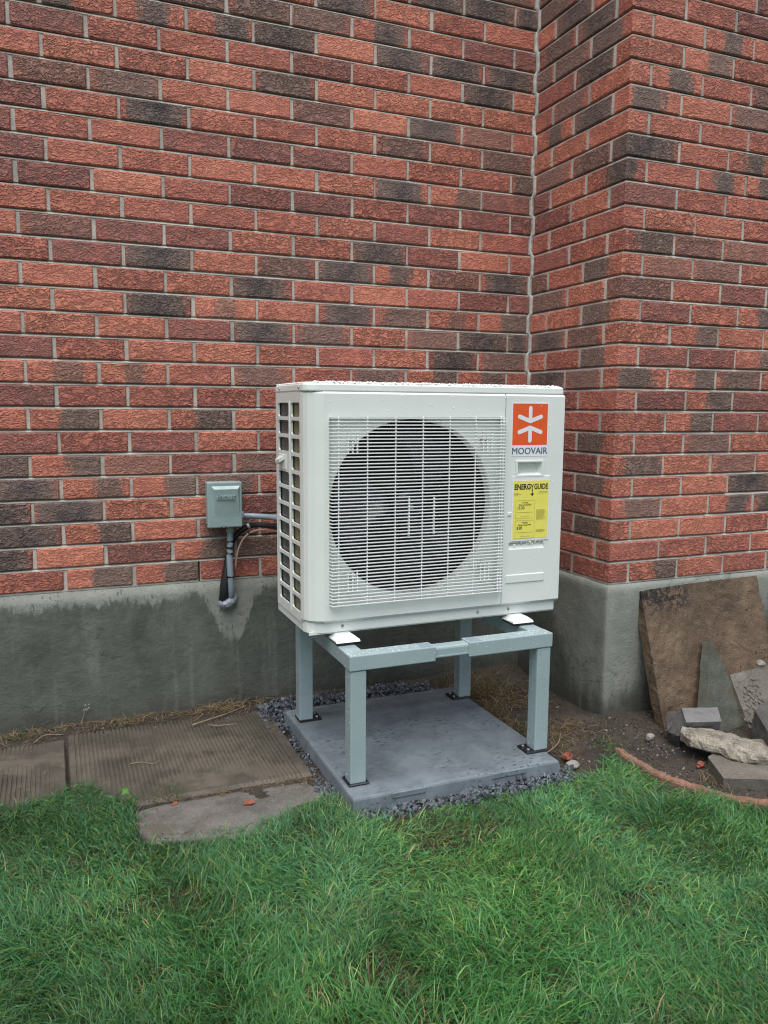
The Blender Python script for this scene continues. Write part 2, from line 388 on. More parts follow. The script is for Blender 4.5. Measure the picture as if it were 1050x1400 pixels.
# ------------------------------------------------------------------ ground
PAD = (-1.222, -.470, -1.005, -.215)
LAWN = [(-9, -.58), (-2.227, -.575), (-2.124, -.555), (-2.016, -.53), (-1.909, -.62), (-1.826, -.694), (-1.843, -.822), (-1.816, -.908), (-1.666, -.955), (-1.522, -.986), (-1.392, -.965), (-1.289, -.898), (-1.243, -.87), (-1.235, -.99), (-1.215, -1.045), (-1.154, -1.06), (-.973, -1.075), (-.8, -1.055), (-.636, -1.063), (-.456, -1.04), (-.285, -1.03), (-.165, -.905), (-.197, -1.06), (-.188, -1.20), (-.158, -1.27), (-.124, -1.335), (-.092, -1.395), (-.005, -1.462), (.15, -1.52), (.4, -1.56), (.9, -1.56), (9, -1.5), (9, -9), (-9, -9)]
vn1, vn2, vn3 = VN(1), VN(2), VN(3)
def ground_z(x, y):
    z = -.558 + .020*(vn1(x*3+40, y*3+40)-.5) + .010*(vn2(x*13+90, y*13+90)-.5)
    z = z + .036*np.clip((y+.16)/.13, 0, 1)*(x < 0)              # soil banked along the recessed wall
    bay = np.clip(1-np.abs(y+.70)/.18, 0, 1)*np.clip((x+.25)/.2, 0, 1)
    z = z + .022*bay
    return z
def build_ground():
    xs = np.unique(np.concatenate([np.array([-300, -80, -25, -10, -6]), np.arange(-4, 2.2, .022), np.array([3, 6, 15, 60, 300])]))
    ys = np.unique(np.concatenate([np.array([-300, -80, -25, -10, -6]), np.arange(-4, .16, .022), np.array([1, 5, 20, 80, 300])]))
    X, Y = np.meshgrid(xs, ys); x = X.ravel(); y = Y.ravel()
    z = ground_z(x, y); z[(np.abs(x) > 5) | (y < -5) | (y > .3)] = -.56
    inside = (x > PAD[0]+.03) & (x < PAD[1]-.03) & (y > PAD[2]+.03) & (y < PAD[3]-.03); z[inside] = -.575
    nx, ny = len(xs), len(ys)
    i = np.arange((nx-1)*(ny-1)); r = i//(nx-1); c = i % (nx-1); a = r*nx+c
    F = np.stack([a, a+1, a+nx+1, a+nx], 1)
    me = bpy.data.meshes.new('ground'); me.from_pydata(np.stack([x, y, z], 1).tolist(), [], F.tolist()); me.update()
    at = me.attributes.new('lawn', 'FLOAT', 'POINT')
    L = in_poly(x, y, LAWN).astype(float); L[(y > .3) | (np.abs(x) > 8) | (y < -8)] = 1
    at.data.foreach_set('value', L)
    me.polygons.foreach_set('use_smooth', [True]*len(me.polygons))
    tag(link('ground', me, M['ground']), kind='structure')
build_ground()

# ------------------------------------------------------------------ brick walls
CH, BL_, HD, DEP = .086, .24953, .09924, .6348     # course height, brick module, header module, bay depth
JV = .0128                                          # upright joints, a little wider
J = .0103                                           # mortar joint
CJ, EV = 8.4458, .4037                              # joint index of the inner corner, offset of the even courses
NC, NV = 60, 29                                     # courses built, courses in view
KIND = {'o': (.12, 0, .5, 1), 'r': (.42, 0, .5, 1), 'p': (.82, 0, .5, 1), 'n': (.45, .47, .5, .54), 'k': (.6, 1.0, .5, .50),
        'm': (.4, .34, .5, .6), 'x': (.2, .68, .78, .36), 'y': (.25, .75, .2, .34), 'z': (.25, .80, .5, .24), 'q': (.3, .95, .62, .30), 'u': (.2, .40, .55, .2), 'w': (.05, 0, .5, 1), 'v': (.25, .5, .72, .3)}
BACK = {0: 'rxxrrrrrpr', 1: 'kopxnnrprr', 2: 'kxonrprrpr', 3: 'kkooprprrr', 4: 'kvxnrprprr', 5: 'xxmpnrprpr', 6: 'prporprrpr', 7: 'yxoxoprrrr', 8: 'prrrrprnrr',
        9: 'ouurnrnxvr', 10: 'proooroknv', 11: 'roopknonkk', 12: 'ookuoknuxr', 13: 'oorokrorpp', 14: 'rpkonkzmkk', 15: 'ompporkporo', 16: 'rorrropor', 17: 'pporpprppp',
        18: 'prroookvpp', 19: 'prrppprrrn', 20: 'prkrrrnonk', 21: 'pmnoomokmr', 22: 'rorwnwooo', 23: 'pprrrprrko', 24: 'pyzqkwkkk', 25: 'prrnnnqrpp', 26: 'prrnokoro', 27: 'prnkrrrkkk', 28: 'rpnrorpkn'}
# bay: return face from the inner corner (A, B or half, full), then corner brick, then the right face
BAYR = {25: 'nkr', 24: 'nny', 23: 'pko', 22: 'rno', 21: 'zkz', 20: 'ooo', 19: 'nnk', 18: 'poq', 17: 'pop', 16: 'rrr', 15: 'prv', 14: 'mry', 13: 'nom', 12: 'ooy', 11: 'kno', 10: 'ory', 9: 'knz', 8: 'ppr', 7: 'prr', 6: 'rpy', 5: 'rpv', 4: 'ppy', 3: 'rpv', 2: 'rpy', 1: 'rrr', 0: 'ppr', 26: 'oko', 27: 'nrr', 28: 'nkr'}
BAYF = {25: 'rpr', 24: 'ozr', 23: 'vrr', 22: 'zrnr', 21: 'onr', 20: 'rrr', 19: 'rzr', 18: 'rzzr', 17: 'rrp', 16: 'oor', 15: 'mmr', 14: 'mmrr', 13: 'rpr', 12: 'poxr', 11: 'voo', 10: 'ppv', 9: 'xnro', 8: 'pxpr', 7: 'xppr', 6: 'rnor', 5: 'omrr', 4: 'rwkr', 3: 'oqkr', 2: 'oorr', 1: 'rrrr', 0: 'xorr', 26: 'orp', 27: 'rro', 28: 'pro'}
def kcol(ch):
    t, d, p, w = KIND[ch]
    fl = random.random() < .5 and ch in 'xyzqv' and False
    return (min(max(t+random.uniform(-.10, .10), 0), 1), min(max(d*random.uniform(.88, 1.05), 0), 1), min(max(p+random.uniform(-.06, .06), 0), 1), w*random.uniform(.9, 1.1))
def rand_kind():
    return random.choices('orpnkmxyzw', [20, 26, 18, 8, 9, 6, 5, 4, 5, 2])[0]
def brick_shape(L, Hh, D, rnd, both=False, DL=None):
    """rounded-edge brick, front face in the local plane y=0, centred on x and z; uneven outline. Corner bricks show their left end too."""
    l, h = L/2, Hh/2; b = .0042
    j = lambda a=.0011: rnd.uniform(-a, a)
    pf = [(-l+b, -h), (0, -h), (l-b, -h), (l, -h+b), (l, h-b), (l-b, h), (0, h), (-l+b, h), (-l, h-b), (-l, -h+b)]
    pf = [(x+j(), z+j(.0009)) for x, z in pf]
    ins = [(x*(1-2*b/L*1.1), z*(1-2*b/Hh*1.1)) for x, z in pf]
    fr = [(x, j(.0010), z) for x, z in ins]; md = [(x, b, z) for x, z in pf]; bk = [(x, D, z) for x, z in pf]
    n = len(pf); V = fr+md+bk+[(0, j(.0012), j(.01))]
    F = [(i, (i+1) % n, 3*n) for i in range(n)]
    for i in range(n):
        k = (i+1) % n
        F += [(i, n+i, n+k, k), (n+i, 2*n+i, 2*n+k, n+k)]
    return V, F
SHAPES = {}
def brick_mesh(L, D=.055, variant=0):
    key = (round(L, 3), round(D, 3), variant)
    if key not in SHAPES:
        V, F = brick_shape(L, CH-J, D, random.Random(hash(key) & 0xffff))
        me = bpy.data.meshes.new('brick'); me.from_pydata(V, [], F); me.update()
        bm = bmesh.new(); bm.from_mesh(me); bmesh.ops.recalc_face_normals(bm, faces=bm.faces); bm.to_mesh(me); bm.free()
        at = me.attributes.new('bl', 'FLOAT_VECTOR', 'POINT')
        at.data.foreach_set('vector', np.array([(v[0]/L+.5, v[2]/CH, 0) for v in V]).ravel())
        me.materials.append(M['brick']); SHAPES[key] = me
    return SHAPES[key]
def corner_mesh(ax, ay, variant):
    """corner brick: front face x 0..ax at y=0, left face y 0..ay at x=0 (local, z centred)"""
    key = ('c', round(ax, 3), round(ay, 3), variant)
    if key not in SHAPES:
        rnd = random.Random(variant*7+int(ax*1000)); b = .0042; h = (CH-J)/2
        bm = bmesh.new(); bmesh.ops.create_cube(bm, size=1)
        for v in bm.verts: v.co = Vector(((v.co.x+.5)*ax, (v.co.y+.5)*ay, v.co.z*2*h))
        bmesh.ops.bevel(bm, geom=list(bm.edges), offset=b, segments=1, profile=.5, affect='EDGES')
        for v in bm.verts: v.co += Vector((rnd.uniform(-.001, .001), rnd.uniform(-.001, .001), rnd.uniform(-.001, .001)))
        bmesh.ops.recalc_face_normals(bm, faces=bm.faces)
        me = bpy.data.meshes.new('brick'); bm.to_mesh(me); bm.free()
        at = me.attributes.new('bl', 'FLOAT_VECTOR', 'POINT'); tot = ax+ay
        at.data.foreach_set('vector', np.array([((ay+v.co.x)/tot if v.co.x > .006 else (ay-v.co.y)/tot, v.co.z/CH, 0) for v in me.vertices]).ravel())
        me.materials.append(M['brick']); SHAPES[key] = me
    return SHAPES[key]
class Wall:
    def __init__(s, root): s.root = root; s.n = 0; s.rest = []
    def add(s, me, mw, col, seen):
        if seen and s.n < 300:
            o = bpy.data.objects.new('brick', me); COL.objects.link(o); o.parent = s.root
            m = mw.copy(); m.translation -= s.root.location; o.matrix_local = m
            o.color = col; s.n += 1
        else: s.rest.append((me, mw, col))
    def finish(s):
        if not s.rest: return
        V, F, A, B = [], [], [], []; off = 0
        for me, mw, col in s.rest:
            n = len(me.vertices); co = np.empty(n*3); me.vertices.foreach_get('co', co)
            m = np.array(mw); co = co.reshape(-1, 3) @ m[:3, :3].T + m[:3, 3]
            a = np.empty(n*3); me.attributes['bl'].data.foreach_get('vector', a)
            V.append(co); A.append(a.reshape(-1, 3)); B.append(np.tile(col, (n, 1)))
            F += [tuple(v+off for v in p.vertices) for p in me.polygons]; off += n
        me = bpy.data.meshes.new('brickwork'); me.from_pydata(np.concatenate(V).tolist(), [], F); me.update()
        me.attributes.new('bl', 'FLOAT_VECTOR', 'POINT').data.foreach_set('vector', np.concatenate(A).ravel())
        me.attributes.new('bt', 'FLOAT_COLOR', 'POINT').data.foreach_set('color', np.concatenate(B).ravel())
        tag(link('brickwork', me, M['brick_far'], s.root), kind='stuff')
cam_inv = CAM.matrix_world.inverted()
def in_view(x, y, z):
    p = cam_inv @ Vector((x, y, z))
    if p.z > -.1: return False
    f = 1092.05; u = 525+f*p.x/-p.z; v = 700-f*p.y/-p.z
    return -55 < u < 1105 and -22 < v < 1420
def jit():
    return Matrix.Rotation(random.gauss(0, .0035), 4, 'Y') @ Matrix.Rotation(random.gauss(0, .006), 4, 'X')

def struck_profile():
    """(recess, height) outline of mortar whose bed joints are struck: deep under the brick above, near flush below"""
    P = [(.006, -.002)]
    for c in range(NC-1):
        z = (c+1)*CH; P += [(.006, z-J/2), (.0035, z-J/2+.0006), (.0045, z-J/2+.0035), (.0125, z+J/2-.0005), (.0125, z+J/2+.002), (.006, z+J/2+.0021)]
    P.append((.006, NC*CH-.01)); return P
def build_back_wall():
    root = tag(empty('brick_wall', (-1.2, 0, -.56)), 'red brick wall behind the heat pump, set back on a damp concrete foundation', 'wall')
    W = Wall(root)
    for c in range(NC):
        z = (c+.5)*CH; odd = c % 2
        js = [(k - CJ)*BL_ if odd else (k+EV-CJ)*BL_ for k in range(-11, 10)]
        if odd: js = [x for x in js if x < -.05]; ends = js+[J/2+.001]
        else: js = [x for x in js if x < -.05]; ends = js+[-.0085]
        k0 = -11
        for i in range(len(ends)-1):
            a, b = ends[i]+JV/2, ends[i+1]-JV/2
            idx = (k0+i)+1                               # 0 = brick reaching over the left edge of the photo
            s_ = BACK.get(c, '')
            col = kcol(s_[idx]) if 0 <= idx < len(s_) else kcol(rand_kind())
            L = round(b-a, 3)
            me = brick_mesh(L, .055, random.randrange(8))
            W.add(me, Matrix.Translation(((a+b)/2+random.gauss(0, .0008), random.gauss(0, .0009), z+random.gauss(0, .0006))) @ jit(), col, any(in_view(xx, 0, z) for xx in (a, b)) and c < NV)
    W.finish()
    xw = (2+EV-CJ)*BL_                                   # open weep joint in the lowest course
    prof = struck_profile(); V, F = [], []
    def strip(xa, xb_, pr):
        o_ = len(V); n_ = len(pr)
        V.extend([(xa, y, z) for y, z in pr]+[(xb_, y, z) for y, z in pr]); F.extend([(o_+i, o_+n_+i, o_+n_+i+1, o_+i+1) for i in range(n_-1)])
        F.append(tuple(range(o_, o_+n_))); F.append(tuple(range(o_+n_, o_+2*n_)))
    low = [(.14, -.002), (.006, -.002), (.006, CH-J/2-.0002), (.14, CH-J/2-.0002)]
    strip(-6, .25, [(.14, CH-J/2)]+[p for p in prof if p[1] > CH-J/2-.0001]+[(.14, NC*CH)])
    strip(-6, xw-.004, low); strip(xw+.004, .25, low)
    pmesh('mortar', V, F, M['mortar'], root)
    # parged foundation, slightly uneven face
    xs = np.arange(-6, .02, .05); zs = np.linspace(-.95, -.004, 22); V = []; 
    for zz in zs:
        for x in xs: V.append((x, -.002-.003*float(vn1(np.array(x*4+9.0), np.array(zz*5+9.0))) + (.006 if zz > -.02 else 0), zz))
    nx = len(xs); F = [(r*nx+c, r*nx+c+1, (r+1)*nx+c+1, (r+1)*nx+c) for r in range(len(zs)-1) for c in range(nx-1)]
    n0 = len(V)
    V += [(-6, .14, -.95), (xs[-1], .14, -.95), (xs[-1], .14, -.004), (-6, .14, -.004)]
    top = list(range((len(zs)-1)*nx, len(zs)*nx)); F.append(tuple(top)+(n0+2, n0+3))
    pmesh('foundation', V, F, M['foundation'], root, True)
build_back_wall()

def build_bay():
    root = tag(empty('brick_wall', (.6, -.6, -.56)), 'projecting red brick house corner on the right, beside the leaning slabs', 'wall')
    W = Wall(root)
    Rz = Matrix.Rotation(-math.pi/2, 4, 'Z')             # local front (-y) turned to face -x
    for c in range(NC):
        z = (c+.5)*CH; odd = c % 2; sR = BAYR.get(c, ''); sF = BAYF.get(c, '')
        g = lambda s_, i: kcol(s_[i]) if i < len(s_) else kcol(rand_kind())
        js = [-DEP+HD, -DEP+HD+BL_] if odd else [-DEP+BL_, -DEP+2*BL_]
        inner = -.019 if odd else -.001+J/2
        ends = js+[inner]
        for i in range(2):                               # return face, outer first
            a, b = ends[i]+JV*.62, ends[i+1]-(JV*.62 if i == 0 or not odd else 0)
            L = round(b-a, 3); me = brick_mesh(L, .055, random.randrange(8))
            W.add(me, Matrix.Translation((-abs(random.gauss(0, .0008)), (a+b)/2, z)) @ Rz, g(sR, 1-i), c < NV)
        ax, ay = (BL_-JV/2, HD-JV*.62) if odd else (HD-JV/2, BL_-JV*.62)
        W.add(corner_mesh(round(ax, 3), round(ay, 3), random.randrange(5)), Matrix.Translation((0, -DEP, z)), g(sR, 2), c < NV)
        x0 = BL_ if odd else HD
        for i in range(10):
            a, b = x0+i*BL_+JV/2, x0+(i+1)*BL_-JV/2
            me = brick_mesh(round(b-a, 3), .055, random.randrange(8))
            W.add(me, Matrix.Translation(((a+b)/2+random.gauss(0, .0008), -DEP+random.gauss(0, .0009), z+random.gauss(0, .0006))) @ jit(), g(sF, i), in_view(a, -DEP, z) and c < NV)
    W.finish()
    pr = struck_profile(); n_ = len(pr)
    rt = [(r_ if r_ > .007 or r_ < .005 else .0034, z) for r_, z in pr]
    V = [(r_, .12, z) for r_, z in rt]+[(q_[0], -DEP+r_, z) for q_, (r_, z) in zip(rt, pr)]+[(2.75, -DEP+r_, z) for r_, z in pr]
    F = [(k*n_+i, (k+1)*n_+i, (k+1)*n_+i+1, k*n_+i+1) for k in range(2) for i in range(n_-1)]
    o_ = len(V); V.append((2.75, .12, pr[-1][1])); F.append((n_-1, 2*n_-1, 3*n_-1, o_))
    pmesh('mortar', V, F, M['mortar'], root)
    # pale mortar smeared down the inner corner
    rnd = random.Random(3); V, F = [], []
    nseg = 330; zz = np.linspace(0, NV*CH+.3, nseg)
    for i, z in enumerate(zz):
        c = int(z/CH); odd = c % 2
        wy = (.018 if odd else .003) + rnd.uniform(-.003, .003); wx = (.002 if odd else .010)+rnd.uniform(-.0015, .002)
        V += [(-wx, .004, z), (-wx*.6, -.0025-rnd.random()*.002, z), (-.0022-rnd.random()*.0018, -wy*.7, z), (.004, -wy, z)]
    for i in range(nseg-1):
        for k in range(3): F.append((i*4+k, i*4+k+1, i*4+4+k+1, i*4+4+k))
    pmesh('mortar_seam', V, F, M['mortar_pale'], root, True)
    # foundation of the bay: proud of the brick, worn bevel at the top, rounded arris
    P = [(-.013, .02), (-.013, -DEP+.004), (-.0115, -DEP-.009), (-.007, -DEP-.0132), (.03, -DEP-.014)] + [(x, -DEP-.014) for x in np.arange(.1, 2.8, .08)]
    path = []
    for y in np.arange(.02, -DEP+.02, -.045): path.append((-.013, y))
    path += P[1:]
    zs = list(np.linspace(-.95, -.05, 20))+[-.035, -.02, -.009, -.004]
    V = []; n = len(path)
    for zi, z in enumerate(zs):
        for (x, y) in path:
            ins = {len(zs)-1: .018, len(zs)-2: .008, len(zs)-3: .002}.get(zi, 0.0)
            jx = .004*(float(vn2(np.array(x*9+y*9+30), np.array(z*9+30)))-.5)
            near = 1.0 if abs(y+DEP) < .03 and x < .03 else 0.0
            jx += near*.008*(float(vn3(np.array(z*30+50), np.array(1.5)))-.5)
            fx = 1 if x < .005 else 0; fy = 1 if y < -DEP+.01 else 0
            V.append((x+fx*(ins+jx), y+fy*(ins+jx), z + (.004*(float(vn3(np.array(x*22+5), np.array(y*22+5)))-.5) if ins else 0)))
    F = [(r*n+c, r*n+c+1, (r+1)*n+c+1, (r+1)*n+c) for r in range(len(zs)-1) for c in range(n-1)]
    n0 = len(V); V.append((2.7, .02, -.004)); F.append(tuple(range((len(zs)-1)*n, len(zs)*n))+(n0,))
    pmesh('foundation', V, F, M['foundation'], root, True)
build_bay()

# ------------------------------------------------------------------ equipment pad
def build_pad():
    x0, x1, y0, y1 = PAD; zt = -.500
    mb = MB()
    def ring(ins, z): return [(x0+ins, y0+ins, z), (x1-ins, y0+ins, z), (x1-ins, y1-ins, z), (x0+ins, y1-ins, z)]
    rings = [ring(-.004, -.585), ring(0, zt-.008), ring(.0025, zt-.0025), ring(.009, zt)]
    V = [p for r_ in rings for p in r_]; F = []
    for i in range(3):
        for k in range(4): F.append((i*4+k, i*4+(k+1) % 4, i*4+4+(k+1) % 4, i*4+4+k))
    F.append((12, 13, 14, 15)); mb.poly(V, F)
    o = mb.build('equipment_pad', M['pad'])
    tag(o, 'low square blue grey equipment pad on the ground under the metal stand', 'pad')
    for a, b in ((-1.095, -.975), (-.735, -.60)):
        MB().box(a, b, y0-.0045, y0+.012, zt-.022, zt-.0012, .003).build('edge_tab', M['pad'], o)
build_pad()

# ------------------------------------------------------------------ metal stand
RT, RB = -.072, -.122                                   # rail top and bottom
def build_stand():
    root = tag(empty('equipment_stand', (-.83, -.62, -.5)), 'blue grey steel stand with four square legs under the heat pump', 'stand')
    S = M['steel']; xl0, xl1, xr0, xr1 = -1.202, -1.148, -.517, -.463; yf0, yf1, yb0, yb1 = -.924, -.872, -.362, -.310
    for (a, b) in ((xl0, xl1), (xr0, xr1)):
        for (c, d, front) in ((yf0, yf1, True), (yb0, yb1, False)):
            MB().box(a, b, c, d, -.494, RB-.0015, .004, 2).build('leg', S, root)
            left = a == xl0
            px0, px1 = (a-.006, b+.010) if front and left else ((a-.032, b-.002) if not left else (a-.002, b+.034))
            py0, py1 = (c-.006, d+.014)
            p = MB().box(px0, px1, py0, py1, -.4995, -.492, .003).build('base_plate', M['black_plate'], root)
            sgn = -1 if not left else 1
            for yy in (c+.012, d-.006):
                bx = (a-.018) if not left else (b+.018)
                if not (front and left):
                    mb = MB(); mb.tube([(bx, yy, -.4925), (bx, yy, -.4865)], .006, 6); mb.build('bolt', M['screw'], p)
    e = .004
    # outer front rail sections with folded corners, inner sleeve between them
    MB().box(xl0-e, -.908, yf0-e, yf1+.004, RB, RT, .0035, 2).build('front_rail', S, root)
    MB().box(-.785, xr1+e, yf0-e, yf1+.004, RB, RT, .0035, 2).build('front_rail', S, root)
    sl = MB().box(-.93, -.765, yf0+.004, yf1-.002, RB+.005, RT-.005, .009, 3).build('sleeve', S, root)
    MB().box(-.908, -.785, yf0+.0015, yf0+.0045, RB+.011, RB+.015).build('crease', S, sl)
    for (a, b) in ((xl0-e+.0015, xl1+e), (xr0-e, xr1+e-.0015)):
        MB().box(a, b, yf1+.0045, yb1+e, RB+.0006, RT-.0006, .0035, 2).build('side_rail', S, root)
    MB().box(xl1+e+.0005, xr0-e-.0005, yb0, yb1+.002, RB+.001, RT-.001, .0035, 2).build('rear_rail', S, root)
    # clear plastic overlap tabs at the joints of the front rail
    for a, b in ((-.955, -.915), (-.778, -.74)):
        MB().box(a, b, yf0+.002, yf1-.004, RT-.0005, RT+.0012, .0005).build('tab', M['conduit'], root)
    rb = random.Random(17); V, F = [], []
    def bead(p, r_, nrm):
        nrm = Vector(nrm); a = nrm.orthogonal().normalized(); b = nrm.cross(a); o_ = len(V)
        for e_ in (0, .6):
            for k in range(6): t_ = 2*math.pi*k/6; V.append(Vector(p)+r_*(math.cos(e_)*(math.cos(t_)*a+math.sin(t_)*b)+math.sin(e_)*.8*nrm))
        V.append(Vector(p)+r_*.75*nrm)
        for k in range(6): F.append((o_+k, o_+(k+1) % 6, o_+6+(k+1) % 6, o_+6+k)); F.append((o_+6+k, o_+6+(k+1) % 6, o_+12))
    for i in range(80): bead((rb.choice([rb.uniform(xl0, -.91), rb.uniform(-.783, xr1)]), yf0-e, rb.uniform(RB+.004, RT-.004)), rb.uniform(.0005, .0011), (0, -1, 0))
    for i in range(150): bead((rb.choice([rb.uniform(xl0, -.91), rb.uniform(-.783, xr1)]), rb.uniform(yf0, yf1), RT), rb.uniform(.0007, .0018), (0, 0, 1))
    for i in range(45): bead((rb.choice([rb.uniform(xl0+.004, xl1-.004), rb.uniform(xr0+.004, xr1-.004)]), yf0, rb.uniform(-.48, RB-.01)), rb.uniform(.0004, .0010), (0, -1, 0))
    for i in range(60): bead((rb.choice([xl0, xr0]), rb.uniform(yf0+.004, yf1-.004), rb.uniform(-.48, RB-.01)), rb.uniform(.0006, .0014), (-1, 0, 0))
    tag(pmesh('rain_beads', V, F, M['water'], root, True), kind='stuff')
build_stand()

# ------------------------------------------------------------------ heat pump
AX0, AX1, AYF, AYB, AZ0, AZ1 = -1.293, -.328, -.768, -.392, -.040, .744
SEAM = -.5755
GX0, GX1, GZ0, GZ1 = -1.218, -.585, .052, .664
FCX, FCZ, FR_ = -.908, .360, .302
def text_mesh(body, size, x, z, y, mat, name, parent, extr=.0002, bold=0.0, shear=0.0, sx=1.0, align='LEFT', heavy=0.0):
    cu = bpy.data.curves.new(name, 'FONT'); cu.body = body; cu.size = size; cu.extrude = extr; cu.offset = bold; cu.shear = shear
    cu.resolution_u = 3; cu.align_x = align
    tmp = bpy.data.objects.new('tmp', cu); COL.objects.link(tmp)
    dg = bpy.context.evaluated_depsgraph_get(); me = bpy.data.meshes.new_from_object(tmp.evaluated_get(dg))
    bpy.data.objects.remove(tmp); bpy.data.curves.remove(cu)
    me.name = name; me.materials.clear()
    if heavy:                                            # thicken the strokes by a second, shifted copy in the same mesh
        bm = bmesh.new(); bm.from_mesh(me); m2 = me.copy(); m2.transform(Matrix.Translation((heavy, heavy*.25, .00012))); bm.from_mesh(m2); bm.to_mesh(me); bm.free(); bpy.data.meshes.remove(m2)
    me.transform(Matrix.Translation((x, y, z)) @ Matrix.Rotation(math.pi/2, 4, 'X') @ Matrix.Scale(sx, 4, (1, 0, 0)))
    return link(name, me, mat, parent)
def plate_cells(mb, xb, zb, y, skip):
    """flat grid plate in the plane y with some cells left open"""
    vv = {}
    def v(i, k):
        if (i, k) not in vv: vv[(i, k)] = mb.bm.verts.new((xb[i], y, zb[k]))
        return vv[(i, k)]
    for i in range(len(xb)-1):
        for k in range(len(zb)-1):
            if (i, k) in skip: continue
            mb.bm.faces.new((v(i, k), v(i+1, k), v(i+1, k+1), v(i, k+1)))
def build_heat_pump():
    root = tag(empty('heat_pump', (-.81, -.58, -.07)), 'cream white heat pump outdoor unit with round fan grille, on the steel stand', 'heat pump')
    Wt = M['white']
    zt, zb = AZ1, .003
    # ---- front panel: chamfered left arris, square recess behind the grille, round fan opening
    mb = MB(); bm = mb.bm
    prof = [(AX0, -.702), (AX0+.003, -.722), (AX0+.012, -.740), (AX0+.030, -.756), (AX0+.052, -.7655), (-1.236, AYF)]
    zl = [zb, zt]
    lower = [(p[0], p[1]+.010, zb-.012) for p in prof]
    for i in range(len(prof)-1):
        a, b = prof[i], prof[i+1]
        mb.poly([(*a, zb), (*b, zb), (*b, zt-.006), (*a, zt-.006)], [(0, 1, 2, 3)])
        mb.poly([(*a, zt-.006), (*b, zt-.006), (b[0]+.001, b[1]+.006, zt), (a[0]+.003, a[1]+.003, zt)], [(0, 1, 2, 3)])
        mb.poly([(*a, zb), (*b, zb), (b[0], b[1]+.012, zb-.010), (a[0]+.004, a[1]+.006, zb-.010)], [(0, 1, 2, 3)])
    plate_cells(mb, [-1.236, GX0, GX1, SEAM], [zb, GZ0, GZ1, zt-.006], AYF, {(1, 1)})
    mb.poly([(-1.236, AYF, zt-.006), (SEAM, AYF, zt-.006), (SEAM, AYF+.006, zt), (-1.235, AYF+.006, zt)], [(0, 1, 2, 3)])
    mb.poly([(-1.236, AYF, zb), (SEAM, AYF, zb), (SEAM, AYF+.012, zb-.010), (-1.236, AYF+.012, zb-.010)], [(0, 1, 2, 3)])
    mb.poly([(SEAM, AYF, zb-.004), (SEAM, AYF, zt-.004), (SEAM, AYF+.02, zt-.004), (SEAM, AYF+.02, zb-.004)], [(0, 1, 2, 3)])
    ry = AYF+.030                                       # floor of the square recess
    for (x0, z0, x1, z1) in ((GX0, GZ0, GX1, GZ0), (GX1, GZ0, GX1, GZ1), (GX1, GZ1, GX0, GZ1), (GX0, GZ1, GX0, GZ0)):
        mb.poly([(x0, AYF, z0), (x1, AYF, z1), (x1, ry, z1), (x0, ry, z0)], [(0, 1, 2, 3)])
    N = 96; inner, outer = [], []
    for k in range(N):
        a = 2*math.pi*k/N; dx, dz = math.cos(a), math.sin(a)
        inner.append((FCX+FR_*dx, ry, FCZ+FR_*dz))
        tx = ((GX1 if dx > 0 else GX0)-FCX)/dx if abs(dx) > 1e-6 else 1e9; tz = ((GZ1 if dz > 0 else GZ0)-FCZ)/dz if abs(dz) > 1e-6 else 1e9
        t_ = min(tx, tz); outer.append((FCX+t_*dx, ry, FCZ+t_*dz))
    mb.poly(outer+inner, [(k, (k+1) % N, N+(k+1) % N, N+k) for k in range(N)])
    for cx, cz in ((GX0, GZ0), (GX1, GZ0), (GX1, GZ1), (GX0, GZ1)):     # fill the square's corners
        ks = sorted(range(N), key=lambda k: (outer[k][0]-cx)**2+(outer[k][2]-cz)**2)[:2]
        mb.poly([outer[ks[0]], outer[ks[1]], (cx, ry, cz)], [(0, 1, 2)])
    mb.build('front_panel', Wt, root)
    # ---- fan opening: bell mouth, hub, blades, dark interior
    mb = MB(); prof_r = [(FR_, ry), (FR_-.003, ry+.004), (FR_-.0045, ry+.012), (FR_-.005, ry+.024), (FR_-.005, ry+.036)]
    V = []; F = []
    for r_, y in prof_r:
        for k in range(N): a = 2*math.pi*k/N; V.append((FCX+r_*math.cos(a), y, FCZ+r_*math.sin(a)))
    for i in range(len(prof_r)-1):
        for k in range(N): F.append((i*N+k, i*N+(k+1) % N, (i+1)*N+(k+1) % N, (i+1)*N+k))
    pmesh('fan_ring', V, F, Wt, root, True)
    fan = MB(); fan.tube([(FCX, ry+.025, FCZ), (FCX, ry+.03, FCZ), (FCX, ry+.09, FCZ)], [.03, .055, .06], 24)
    fan = fan.build('fan_hub', M['dark_in'], root)
    nut = MB().tube([(FCX, ry+.012, FCZ), (FCX, ry+.026, FCZ)], .010, 6).build('nut', M['screw'], fan)
    for b in range(3):
        V, F = [], []; n1, n2 = 8, 10
        for i in range(n1):
            r_ = .05+(.275-.05)*i/(n1-1)
            for k in range(n2):
                f = k/(n2-1); a = R(120*b+20) + R(12+62*(.55+.45*i/(n1-1)))*f + .25*i/(n1-1)
                V.append((FCX+r_*math.cos(a), ry+.095-.055*f+.010*math.sin(f*3.1), FCZ+r_*math.sin(a)))
        F = [(i*n2+k, i*n2+k+1, (i+1)*n2+k+1, (i+1)*n2+k) for i in range(n1-1) for k in range(n2-1)]
        o = pmesh('fan_blade', V, F, M['dark_in'], root, True); md = o.modifiers.new('s', 'SOLIDIFY'); md.thickness = .003
    MB().box(AX0+.045, SEAM-.01, AYB+.03, AYB+.05, .0, zt-.01).build('rear_coil', M['black_in'], root)
    # ---- grille: 55 slats with returned ends, upright ribs behind them
    gy = AYF-.022
    nsl = 55; pit = (GZ1-GZ0-.006)/(nsl-1)
    me = None
